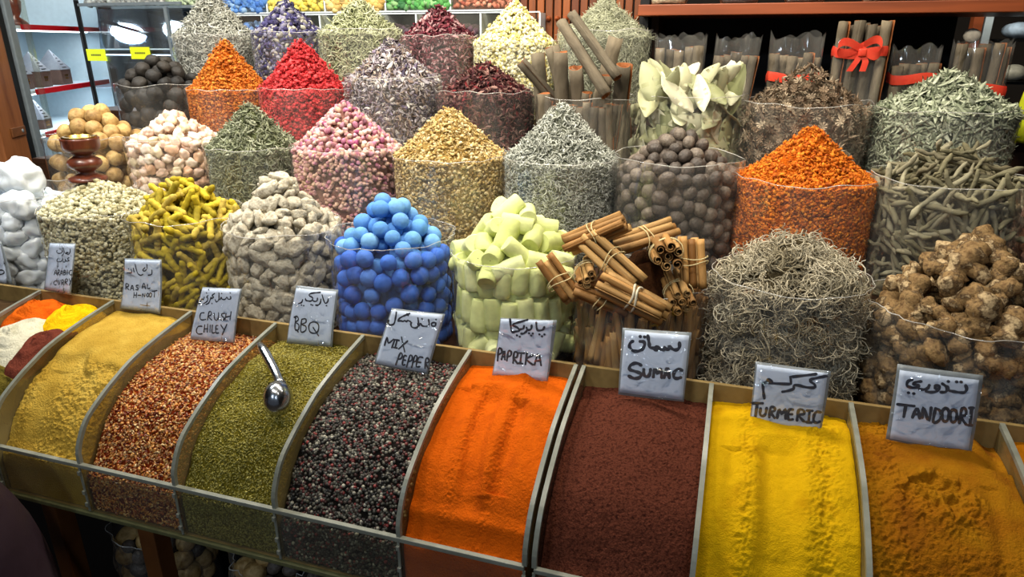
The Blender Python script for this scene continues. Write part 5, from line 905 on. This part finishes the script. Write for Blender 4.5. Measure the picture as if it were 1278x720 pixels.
for s in range(6):
    r = np.random.default_rng(s + 400); n = 12; L = r.uniform(.020, .034); P = np.c_[np.linspace(-1, 1, n) * L, .007 * np.sin(np.linspace(0, 3, n) + s), .005 * np.cos(np.linspace(0, 3, n) + s * 2)]
    R = .0135 * (1 + .20 * np.sin(np.arange(n) * 1.7 + s) + r.uniform(-.1, .1, n)) * np.interp(np.arange(n), [0, 1, n - 2, n - 1], [.6, .95, .9, .55]); V, T = tube(P, R, 12)
    if s % 2:
        V2, T2 = tube(np.array([(0, 0, 0), (.004, .012, .006), (.010, .024, .012)]), [.011, .009, .006], 10); T = np.concatenate([T, T2 + len(V)]); V = np.concatenate([V, V2])
    V = V + (wob(V, .0030, 130, s) + wob(V, .0016, 330, s + 4))[:, None] * np.array([.5, 1, 1]); LUM.append(mk('galangal_root', (V, T), mat('galangal_%d' % s, ['38281a', '6a5030', '8c7048', '4e3a24', 'b8a078', '705434'], mode='noise', bump=1, bscale=120, mscale=42, rough=.8)))
b = B(.398, 1.22, .142, .951, 1.135, 1.265, .85); bag(b, 'big crumpled clear bag of brown galangal roots, right end of the front row', seed=34, lip=.006, amp=.008)
fill_items(b, 'galangal_root', 'lumpy brown galangal root', 'galangal root', 'galangal roots in the front row', LUM, .044, nmax=200, dense=.70, tilt=.5, inset=.018, sc=(.85, 1.5), cand=6000)

# ------------------------------------------------------------------ packets of bark sticks under the wooden shelf
SHORT = ['', 'by the shelf post', 'behind the bay leaves', 'with the low red ribbon', 'with the red bow', 'right of the bow', 'at the right end']
def packet(x, y, w, top, seed, label, ribbon=None, bow=False, sticks=6, stick_top=None, dark=False, dep=.07, lean=0.0, slab=''):
    r = np.random.default_rng(seed); z0 = 1.331; n, k = 64, 16; a = np.arange(n) * 2 * PI / n; s = np.linspace(0, 1, k)
    sq = 1 / np.maximum(np.abs(np.cos(a)), np.abs(np.sin(a))) ** .7; rx = w / 2 * .86 * sq; ry = dep / 2 * .9 * sq; w1 = sum(r.uniform(-1, 1) * np.sin(f * a + r.uniform(0, 6)) for f in (3, 5, 8, 13))
    pinch = 1 - .25 * np.clip((s - .8) / .2, 0, 1); px = (rx[:, None] + .003 * w1[:, None] * s) * (1 + .0 * s); py = (ry[:, None] + .002 * w1[:, None]) * pinch[None]
    h = top - z0; z = s[None, :] * (h + .007 * w1[:, None] * s[None, :] ** 3); X = px * np.cos(a)[:, None] + lean * z; Y = py * np.sin(a)[:, None]
    V = np.stack([X, Y, np.broadcast_to(z, X.shape)], -1).reshape(-1, 3); i, j = np.meshgrid(np.arange(n), np.arange(k - 1), indexing='ij'); i = i.ravel(); j = j.ravel(); i2 = (i + 1) % n
    t = empty('stick_packet', (x, y, z0), label, 'packet')
    MB().add(V, np.c_[i * k + j, i2 * k + j, i2 * k + j + 1, i * k + j + 1]).obj('wrapper', BAG, t, True)
    if ribbon:
        zr = ribbon - z0; q = np.linspace(0, 2 * PI, 49); qq = 1 / np.maximum(np.abs(np.cos(q)), np.abs(np.sin(q))) ** .7; F = []
        for zz, o in ((-.011, 1.0), (-.004, 1.02), (.004, 1.025), (.011, 1.0)): F.append(np.c_[(w / 2 * .86 * qq + .003) * o * np.cos(q) + lean * zr, (dep / 2 * .9 * qq + .004) * o * np.sin(q), zr + zz + .004 * np.sin(q * 3 + seed)])
        F = np.stack(F); m = 49; mb = MB(); ii, jj = np.meshgrid(np.arange(3), np.arange(m - 1), indexing='ij'); ii = ii.ravel(); jj = jj.ravel()
        mb.add(F.reshape(-1, 3), np.c_[ii * m + jj, ii * m + jj + 1, (ii + 1) * m + jj + 1, (ii + 1) * m + jj]); rb = mb.obj('ribbon', RIBBON, t, True)
        if bow:
            mb = MB(); f = -dep / 2 - .010
            for sg, L in ((-1, .055), (1, .040)):
                u = np.linspace(0, 1, 14); P = np.c_[sg * L * np.sin(u * PI), f - .006 * np.sin(u * 2 * PI), zr + .006 + .016 * np.sin(u * 2 * PI) * (1 if sg < 0 else -1) + .010 * u]
                for e, dz in ((0, -.008), (1, .008)): pass
                A = P + np.array([0, 0, -.009]); Bq = P + np.array([0, -.002, .009]); k2 = len(P); jj = np.arange(k2 - 1); mb.add(np.concatenate([A, Bq]), np.c_[jj, jj + 1, k2 + jj + 1, k2 + jj])
                P = np.array([(0, f, zr), (sg * .010, f - .003, zr - .020), (sg * .014 - .008, f - .003, zr - .042)]); A = P + np.array([-.007, 0, 0]); Bq = P + np.array([.007, 0, 0]); jj = np.arange(2); mb.add(np.concatenate([A, Bq]), np.c_[jj, jj + 1, 3 + jj + 1, 3 + jj])
            mb.box((-.009, f - .006, zr - .009), (.009, f + .002, zr + .009), .003); mb.obj('bow', RIBBON, rb, True)
    st_ = stick_top or top - .03
    for q in range(sticks):
        L = (st_ - z0) * r.uniform(.93, 1.0); o = bpy.data.objects.new('bark_quill', LONG[q % 4]); COL.objects.link(o); R = dirR((lean + r.uniform(-.03, .03), r.uniform(-.03, .03), 1), r.uniform(0, 6)); M = mat4(R, (x + (q - (sticks - 1) / 2) * w * .80 / sticks + lean * L / 2, y + (.014 if q % 2 else -.014), z0 + .002 + L / 2))
        o.matrix_world = M @ Matrix.Diagonal((.74, .74, L / .30, 1)); tag(o, slab or 'bark stick inside the ' + label.split('packet')[0] + 'packet ' + SHORT[seed], 'bark stick', 'bark sticks inside ' + label)
packet(-.150, 1.90, .145, 1.560, 1, 'plain clear packet of twisted bark nearest the shelf post', sticks=5, stick_top=1.535)
packet(-.022, 1.915, .125, 1.556, 2, 'clear packet of flat bark behind the bay leaves', sticks=5, stick_top=1.520, lean=.06)
packet(.130, 1.925, .140, 1.560, 3, 'clear packet with a low red ribbon behind the left side of the star anise', ribbon=1.462, sticks=6, stick_top=1.520)
packet(.272, 1.915, .135, 1.540, 4, 'tallest packet of bark sticks tied with a bright red bow', ribbon=1.522, bow=True, sticks=7, stick_top=1.592)
packet(.405, 1.96, .12, 1.535, 5, 'shadowed packet with a dark red ribbon right of the bow', ribbon=1.462, sticks=5, stick_top=1.500)
packet(.540, 1.95, .14, 1.545, 6, 'shadowed packet with a red ribbon, right end under the shelf', ribbon=1.440, sticks=6, stick_top=1.545)

# ------------------------------------------------------------------ wooden shelf, right
sh = empty('wooden_shelf', (.25, 2.1, 1.61), 'red brown wooden shelf above the bark packets', 'shelf')
MB().box((-.52, -.16, 0), (.70, .22, .027), .002).obj('shelf_board', WOOD_RED, sh)
MB().box((-.485, .20, -.75), (.31, .22, 0)).obj('back_panel', BLACK, sh)
MB().box((-.500, -.02, -.60), (-.480, .20, 0)).obj('side_panel', WOOD_DARK, sh)
MB().box((-.530, -.05, -.60), (-.505, .20, .3)).obj('post', BLACK, sh)
for k, (x, lab, col) in enumerate([(-.20, 'clear knotted bag on the wooden shelf, furthest left, only its bottom showing', 'c8c4b0'), (-.02, 'dark jar base on the wooden shelf, second from the left', '4a5058'), (.14, 'glass jar base with bluish glint in the middle of the wooden shelf', '6a7480'), (.32, 'clear bag bottom on the shelf above the star anise', '9aa0a0'), (.49, 'jar of yellowish herb on the wooden shelf', 'b0a878'), (.68, 'pale plastic tub at the right end of the wooden shelf', 'c8d0d4')]):
    t = empty('storage_jar', (x, 2.02, 1.638), lab, 'jar'); MB().lathe([(.001, .002), (.045, .002), (.050, .012), (.050, .10), (.042, .115), (.042, .125)], 28).obj('glass', CLEAR if k < 5 else WHITEP, t, True)
    if k < 5:
        V, T = lathe([(.001, .004), (.042, .004), (.045, .014), (.045, .08), (.001, .088)], 24); obj('contents', mesh_np('contents', V + wob(V, .002, 90, k)[:, None], T, [mat('jar_fill_%d' % k, [col], mott=.5, mscale=120, bump=.5)]), t)
    MB().lathe([(.001, .134), (.043, .134), (.044, .130), (.044, .120)], 28).obj('lid', GREYM, t, True)

# ------------------------------------------------------------------ wooden slatted rack behind the fine herb bag
t = empty('slatted_rack', (-.50, 2.3, 1.45), 'brown wooden rack of upright slats with a row of round knobs', 'rack')
for k in range(14):
    x = -.19 + k * .0285; MB().box((x - .0115, -.006, -.10), (x + .0115, .006, .34), .002).obj('slat', WOOD_SLAT, t)
    MB().lathe([(.001, .016), (.006, .013), (.0085, .006), (.0085, 0)], 16).obj('knob', WOOD_RED, t, True)
    kb = t.children[-1] if t.children[-1].name.startswith('knob') else [c for c in t.children if c.name.startswith('knob')][-1]
    kb.rotation_euler = (PI / 2, 0, 0); kb.location = (x, -.006, .165)
MB().box((-.21, .008, -.10), (.21, .02, .34)).obj('backing', BLACK, t)

# ------------------------------------------------------------------ clear bin counter behind the back row
def grains(cols, size, seed, x0, x1, y0, y1, z0, z1, n, tm, name, label, cat='spice'):
    """a bin's filling: a bumpy block with lumps on its top and front"""
    r = np.random.default_rng(seed); P = np.c_[r.uniform(x0, x1, n), r.uniform(y0, y1, n), np.full(n, z1 - .004)]; P[:, 2] += .010 * np.sin(P[:, 0] * 40 + seed); f = r.uniform(size=n) < .55; P[f, 1] = y0; P[f, 2] = r.uniform(z0 + .004, z1, f.sum())
    N = np.tile(np.array([0, -.5, 1.0]), (n, 1)); V, T = scatter(tm, P, basis(N, 1, r), r.uniform(size * .7, size * 1.2, n)); mb = MB().box((x0, y0 + .003, z0), (x1, y1, z1 - .008)); mb.add(V, T)
    return tag(mb.obj(name, im(name + '_mat_%d' % seed, cols), None, True), label, cat, kind='stuff')
WHITE_EDGE = mat('white_acrylic_edge', ['c4ccd0'], rough=.3, spec=.5, mott=.05)
def clear_row(xs, z0, z1, y0, label, edge=WHITE_EDGE):
    c = (xs[0] + xs[-1]) / 2; t = empty('clear_bin_row', (c, y0, z0), label, 'display bin')
    MB().box((xs[0] - c, 0, 0), (xs[-1] - c, .003, z1 - z0)).obj('front_panel', CLEAR, t)
    MB().box((xs[0] - c, -.002, z1 - z0 - .004), (xs[-1] - c, .004, z1 - z0)).obj('top_rim', edge, t); MB().box((xs[0] - c, -.002, 0), (xs[-1] - c, .16, .005)).obj('base', edge, t)
    for x in xs: MB().box((x - c - .003, -.001, .005), (x - c + .003, .16, z1 - z0 - .004)).obj('divider', edge, t)
    return t
lum = [lump(1, 1, .8, .7, .15, 2.2, s) for s in range(4)]
xs = [-1.90, -1.66, -1.42, -1.182, -.942, -.715]
clear_row(xs, 1.640, 1.76, 2.28, 'upper row of clear bins of sweets and spices behind the back row of bags')
for k, (cols, sz, lab) in enumerate([(['3a62a8', '5a86c0', '8aa8c8'], .018, 'blue wrapped pieces in the leftmost upper bin'), (['c8b040', 'd8c868', 'b09838'], .016, 'yellow pieces in the upper clear bin behind the indigo blossoms'), (['c8a860', 'b89050', 'd8c080'], .02, 'tan yellow pieces in the upper clear bin behind the rolled leaves'), (['3a7a40', '5a9850', '2c5c38', '8ab078'], .018, 'green pieces in the upper clear bin left of the burgundy heap'), (['9a5a48', 'b87860', '7a3c30', 'c89078'], .012, 'reddish brown pieces in the upper clear bin beside the chamomile')]):
    grains(cols, sz, k, xs[k] + .008, xs[k + 1] - .008, 2.286, 2.42, 1.647, 1.735, 260, lum, ['blue_sweets', 'yellow_pieces', 'tan_pieces', 'green_pieces', 'brown_pieces'][k], lab)
xs2 = [-1.90, -1.66, -1.42, -1.182, -1.05, -.82, -.62]
clear_row(xs2, 1.44, 1.636, 2.24, 'lower row of frosted clear bins behind the back row of bags')
for k, (cols, z1, lab) in enumerate([(['4a6aa0', '7088b0'], 1.60, 'bluish pieces in the lower bin beside the sage heap'), (['b0b8bc', '8a949a'], 1.575, 'pale grey pieces in the lower bin behind the indigo blossoms'), (['9aa090', '7c8474'], 1.57, 'grey green pieces in the lower bin behind the rolled leaves'), (['4a3c48', '3a2e38', '6a5a64'], 1.588, 'dark plum pieces in the lower bin left of the burgundy heap'), (['3a2a30', '5a4650'], 1.585, 'plum brown pieces in the narrow lower bin'), (['6a6850', '8a8460', '4a4838'], 1.588, 'olive pieces in the lower bin right of the burgundy heap')]):
    grains(cols, .014, k + 20, xs2[k] + .006, xs2[k + 1] - .006, 2.246, 2.38, 1.447, z1, 260, lum, ['bluish_pieces', 'pale_pieces', 'grey_pieces', 'plum_pieces', 'plum_pieces', 'olive_pieces'][k], lab)
MB_back = MB().box((-1.92, 2.43, 1.2), (-.73, 2.45, 1.80)); tag(MB_back.obj('back_board', mat('pale_board', ['8a9aa4'], rough=.6, mott=.1)), 'pale blue grey board standing behind the clear bins', 'board')

# tilted glass cabinet, left of the back row
gc = empty('glass_cabinet', (-2.18, 2.2, 1.2), 'glass fronted cabinet with yellow tags and mirrored ceiling lamps', 'cabinet')
X0, X1 = -.190, .28
MB().box((X0, .02, -.02), (X1, .40, 0)).box((X0, .38, 0), (X1, .40, .44)).box((X1 - .01, .06, 0), (X1, .40, .44)).obj('carcass', mat('cabinet_navy', ['1c2438', '28324a', '141a2a'], mode='noise', mscale=8, rough=.5), gc)
MB().box((X0, .05, .13), (X1, .38, .136)).box((X0, .08, .262), (X1, .38, .268)).obj('glass_shelf', CLEAR, gc)
MB().box((X0, -.078, 0), (X0 + .393, -.074, .468)).obj('glass_pane', GLASS, gc)
MB().box((X0 + .405, -.078, 0), (X1, -.074, .468)).obj('glass_pane', GLASS, gc)
MB().box((X0 - .012, -.084, -.0), (X0 - .002, -.070, .49)).obj('gasket', BLACK, gc)
MB().box((X0 + .393, -.082, 0), (X0 + .405, -.070, .46)).obj('mullion', GREYM, gc)
for xa, xb in ((-.28, .09), (.105, .21)):
    sp = MB().box((xa, -.002, 0), (xb, .002, .150)).obj('sloping_glass', GLASS2, gc); sp.location = (.08, .10, .318); sp.rotation_euler = Matrix.Rotation(.459, 3, 'Z').to_euler() if False else (-.325, 0, .53)
    MB().box((xa, -.003, -.004), (xb, .003, 0)).obj('edge', WHITE_EDGE, sp)
MB().box((X0, .30, .30), (X1, .31, .45)).obj('inner_panel', mat('inner_blue', ['26344c'], mott=.2, mscale=6, rough=.5), gc)
MB().box((X0, .07, .464), (X1, .40, .474)).box((X0, -.080, .468), (X1, -.072, .478)).obj('top_edge', GREYM, gc)
gl_ = bpy.data.lights.new('cabinet_fill_light', 'AREA'); gl_.shape = 'RECTANGLE'; gl_.size = .4; gl_.size_y = .03; gl_.energy = 1.2; gl_.color = (.7, .85, 1)  # unseen light and strip, added to brighten the packets inside
MB().box((X0 + .02, -.068, .296), (X1 - .02, -.060, .300)).obj('light_strip', mat_emit('added_cabinet_strip', (.7, .85, 1), 5), gc); obj('cabinet_fill_light', gl_, gc, (.05, -.06, .292))
TAGY = mat('yellow_tag_card', ['d8e020'], rough=.6, mott=.03)
for k, (x, z, lab) in enumerate([(-.14, .297, 'yellow price tag on the glass cabinet, nearer the red shelves'), (.07, .305, 'yellow price tag on the glass cabinet above the black limes')]):
    f = -.086; y = empty('price_tag', (-2.18 + x, 2.2 + f, 1.2 + z), lab, 'price tag'); y.rotation_euler = (0, 0, .08)
    MB().box((-.042, 0, -.021), (.042, .0012, .021)).obj('card', TAGY, y)
    mb = MB()
    for i in range(6): mb.box((-.022 + i * .0075, -.0006, -.003), (-.0175 + i * .0075, .0002, .003))
    mb.obj('lettering', INK, y)
for k, (x, z, w, col, lab) in enumerate([(-.19, .006, .10, '3a3450', 'dark packet on the bottom shelf of the glass cabinet, left'), (-.05, .006, .11, '4a3030', 'brown packet on the bottom shelf of the glass cabinet, middle'), (-.17, .140, .14, '5a3c34', 'packet of reddish sticks behind the left yellow tag'), (.02, .140, .12, '5c5a64', 'grey packet behind the right yellow tag'), (.18, .140, .11, '3c4458', 'bluish packet in the right half of the glass cabinet'), (.17, .006, .12, '2c3040', 'dark packet on the bottom shelf of the glass cabinet, right')]):
    p = MB().box((-w / 2, -.035, 0), (w / 2, .035, .095), .014).obj('spice_packet', mat('packet_%d' % k, [col], mott=.4, mscale=25, rough=.35, spec=.5, bump=.5, bscale=30), None, True, (-2.18 + x, 2.2 + .22, 1.2 + z)); tag(p, lab, 'packet')
grains(['8a8a84', 'b0b0a8', '6a6a64', 'c8c8c0'], .014, 50, -2.50, -2.11, 2.28, 2.42, 1.675, 1.73, 500, lum, 'grey_stones', 'grey stones heaped on top of the glass cabinet, left half')
grains(['a8b890', 'c8d4b0', '8a9c74'], .014, 51, -2.10, -1.92, 2.28, 2.42, 1.675, 1.73, 260, lum, 'green_stones', 'pale green stones heaped on top of the glass cabinet, right half')

# side shelves with red edges and little pyramid boxes
SD = Matrix(((-.465, -.885, 0, -2.264), (.885, -.465, 0, 1.748), (0, 0, 1, 0), (0, 0, 0, 1)))
ss = empty('display_shelves', (0, 0, 0), 'white lit shelves with bright red edges at the left of the picture', 'shelves'); ss.matrix_world = SD
MB().box((.03, .28, .9), (.80, .30, 1.95)).box((.78, 0, .9), (.80, .28, 1.95)).box((.03, .0, .9), (.80, .30, .92)).obj('white_case', WHITEP, ss)
for z in (1.592, 1.382, 1.236):
    p = MB().box((.04, .006, z - .006), (.78, .28, z + .004)).obj('shelf_plate', WHITEP, ss); MB().box((.10, -.004, z - .010), (.76, .006, z + .008)).obj('red_edge', REDP, p)
MB().box((.0 - .03, -.02, .8), (.012, .30, 1.95), .003).obj('grey_post', GREYM, ss)
MB().box((-.075, -.01, .8), (-.033, .05, 1.95)).obj('gasket', BLACK, ss)
SL = mat_emit('cabinet_strip_glow', (.85, .94, 1), 6)
for z in (1.90, 1.578, 1.368, 1.222):
    MB().box((.12, .03, z), (.72, .038, z + .006)).obj('light_strip', SL, ss)
    ld = bpy.data.lights.new('strip_light', 'AREA'); ld.shape = 'RECTANGLE'; ld.size = .6; ld.size_y = .03; ld.energy = 1.1; ld.color = (.85, .94, 1); obj('strip_light', ld, ss, (.42, .05, z - .004))
fp = MB().box((-.24, -.02, .6), (-.085, .04, 1.95), .004).obj('wooden_post', mat('post_wood', ['6a3a1c', '84502a', '55290f'], mode='noise', mscale=14, rough=.45, spec=.4, stretch=(1, 1, .1)), None); fp.matrix_world = SD; tag(fp, 'orange brown wooden post at the left edge of the picture', 'post')
ht = empty('hinge_plate', (0, 0, 0), 'brown metal bracket screwed on the wooden post', 'bracket'); ht.matrix_world = SD @ Matrix.Translation((-.145, -.022, 1.275))
MB().box((-.035, -.004, -.014), (.05, .001, .014), .001).obj('plate', mat('bracket_brown', ['6a4020'], rough=.4, spec=.5), ht)
MB().lathe([(.001, .003), (.005, .002), (.006, 0)], 12).obj('screw', GREYM, ht); [c for c in ht.children if c.name.startswith('screw')][0].rotation_euler = (PI / 2, 0, 0); [c for c in ht.children if c.name.startswith('screw')][0].location = (.03, -.004, 0)
gl = MB().box((.06, -.035, 1.0), (.075, -.020, 1.95)).obj('clear_edge_strip', CLEAR, ss)
BOXB = mat('box_brown', ['4c3a34', '5c4840'], mode='noise', mscale=30, rough=.6); PYR = mat('pyramid_grey', ['5c6068', '727880'], mode='noise', mscale=20, rough=.5)
def pyramid_box(s, z, w, hb, hp, lab):
    t = empty('incense_box', (0, 0, 0), lab, 'incense box'); t.matrix_world = SD @ Matrix.Translation((s, .09, z))
    MB().box((-w / 2, -w / 2, 0), (w / 2, w / 2, hb), .001).obj('base', BOXB, t)
    h = w / 2 * 1.05; MB().add([(-h, -h, hb), (h, -h, hb), (h, h, hb), (-h, h, hb), (0, 0, hb + hp)], np.array([(0, 1, 4), (1, 2, 4), (2, 3, 4), (3, 0, 4), (0, 2, 1), (0, 3, 2)])).obj('pyramid_lid', PYR, t)
    mb = MB()
    for r_ in range(5):
        for c_ in range(5 - r_):
            u = (c_ - (4 - r_) / 2) * .2 * 1.0 * h * .8; zz = hb + hp * (.10 + r_ * .15); yy = -h * (1 - (zz - hb) / hp) - .0008; mb.box((u - .0022, yy, zz - .0022), (u + .0022, yy + .002, zz + .0022))
    mb.obj('piercing', BLACK, t); mb = MB()
    for dx, dz in ((-.012, .006), (-.004, .006), (.004, .006), (.012, .006), (-.010, -.004), (0, -.004), (.010, -.004)): mb.box((dx - .003, -w / 2 - .001, hb * .5 + dz - .0035), (dx + .003, -w / 2 + .001, hb * .5 + dz + .0035))
    mb.obj('gold_motif', GOLD, t)
pyramid_box(.155, 1.387, .085, .050, .085, 'tall pierced pyramid box nearest the grey post')
pyramid_box(.300, 1.387, .085, .055, .070, 'pierced pyramid box with gold motif in the middle of the shelf')
pyramid_box(.470, 1.387, .090, .055, .075, 'pierced pyramid box at the far end of the shelf')
pyramid_box(.250, 1.241, .070, .035, .075, 'pierced pyramid box on the lower shelf behind the tan limes')
V, T = lathe([(.001, 0), (.045, .002), (.042, .012), (.02, .03), (.03, .05), (.035, .08), (.02, .11), (.03, .14), (.02, .17), (.001, .18)], 24)
tag(obj('figurine', mk('figurine', (V, T), TURNED), loc=(-2.264 - .465 * .25 - .885 * .09, 1.748 + .885 * .25 - .465 * .09, 1.597)), 'dark turned ornament on the top red edged shelf', 'ornament')

# ------------------------------------------------------------------ right edge of the picture
t = empty('far_shelf', (.78, 2.5, 1.35), 'small lit far shelf with pale goods at the right edge', 'shelf')
MB().box((-.13, -.01, -.4), (-.105, .03, .30)).obj('wooden_post', WOOD_RED, t); MB().box((-.10, -.01, -.4), (-.08, .02, .30)).obj('white_post', WHITEP, t); MB().box((-.06, -.02, .195), (.3, .16, .203)).box((-.06, -.02, .075), (.3, .16, .083)).obj('shelf_board', BLACK, t)
for k, (x, z, r_, col, lab) in enumerate([(.79, 1.553, .045, 'b8d0e8', 'pale blue tub on the far shelf at the right edge'), (.80, 1.433, .035, 'c8c8b8', 'whitish lump on the lower far shelf')]):
    V, T = lump(3, r_, r_, .024, .08, 2, 500 + k); V[:, 2] += .024; tag(obj('pale_tub', mk('pale_tub', (V, T), mat('tub_%d' % k, [col], rough=.4)), loc=(x, 2.55, z)), lab, 'tub')
V, T = lump(2, .020, .016, .018, .1, 2, 510); tag(obj('white_stone', mk('white_stone', (V, T), mat('stone_w', ['c8c0b0'])), loc=(.53, 2.02, 1.56)), 'small white stone perched on the right end packet', 'stone')
p = MB().box((-.035, -.04, 0), (.04, .04, .115), .008).obj('yellow_packet', mat('yellow_packet_film', ['a8b020'], rough=.35, mott=.2, mscale=30), None, True, (.630, 1.80, 1.332)); p.rotation_euler = (0, .15, .3); tag(p, 'yellow green packet behind the right end of the third row', 'packet')

# ------------------------------------------------------------------ under the bins
tb = empty('bin_stand', (-.5, .9, 0), 'dark wooden stand carrying the acrylic bins', 'stand')
MB().box((-.74, -.13, .728), (1.2, .145, .748), .002).obj('top_rail', BLACK, tb)
MB().box((-.74, -.10, .30), (1.2, .14, .32)).obj('lower_shelf', WOOD_DARK, tb)
LEGW = mat('leg_wood', ['5c3418', '70441f'], mode='noise', mscale=12, rough=.5)
for x in (-.665, -.435, .15, .9): MB().box((x - .018, -.145, 0), (x + .018, -.11, .728), .002).obj('leg', LEGW, tb)
MB().box((-1.2, .13, .02), (1.2, .145, .728)).obj('back_panel', BLACK, tb)
for k, (x, lab, n) in enumerate([(-1.03, 'crinkled clear bag of nuts on the dark shelf under the crushed chilli', 1), (-.74, 'clear bag of nuts on the dark shelf under the peppercorns', 2)]):
    b = B(x, .875, .088, .322, .62, .675, 1.0); bag(b, lab, seed=60 + k, lip=.02, amp=.012)
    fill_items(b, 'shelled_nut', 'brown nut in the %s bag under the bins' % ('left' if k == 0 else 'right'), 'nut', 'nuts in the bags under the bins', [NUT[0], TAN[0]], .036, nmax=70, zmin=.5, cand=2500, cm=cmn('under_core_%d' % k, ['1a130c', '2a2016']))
V, T = lump(4, .15, .11, .24, .08, 1.6, 600); V[:, 2] += .235; V = V + wob(V, .006, 25, 3)[:, None] * np.array([1, 1, .3]); V[:, 2] = np.maximum(V[:, 2], 0)
V[:, 2] *= 2.08
tag(obj('dark_sack', mk('dark_sack', (V, T), mat('plum_plastic', ['2c2026', '3a2c34'], mode='noise', mscale=6, rough=.3, spec=.5, bump=.4, bscale=18)), loc=(-1.150, .600, 0)), 'dark plum plastic sack standing at the lower left corner', 'sack')
print('COUNTS', CNT, 'objects', len(bpy.data.objects), 'tris', sum(len(m.polygons) * m.users for m in bpy.data.meshes if m.users), 'unique', sum(len(m.polygons) for m in bpy.data.meshes))
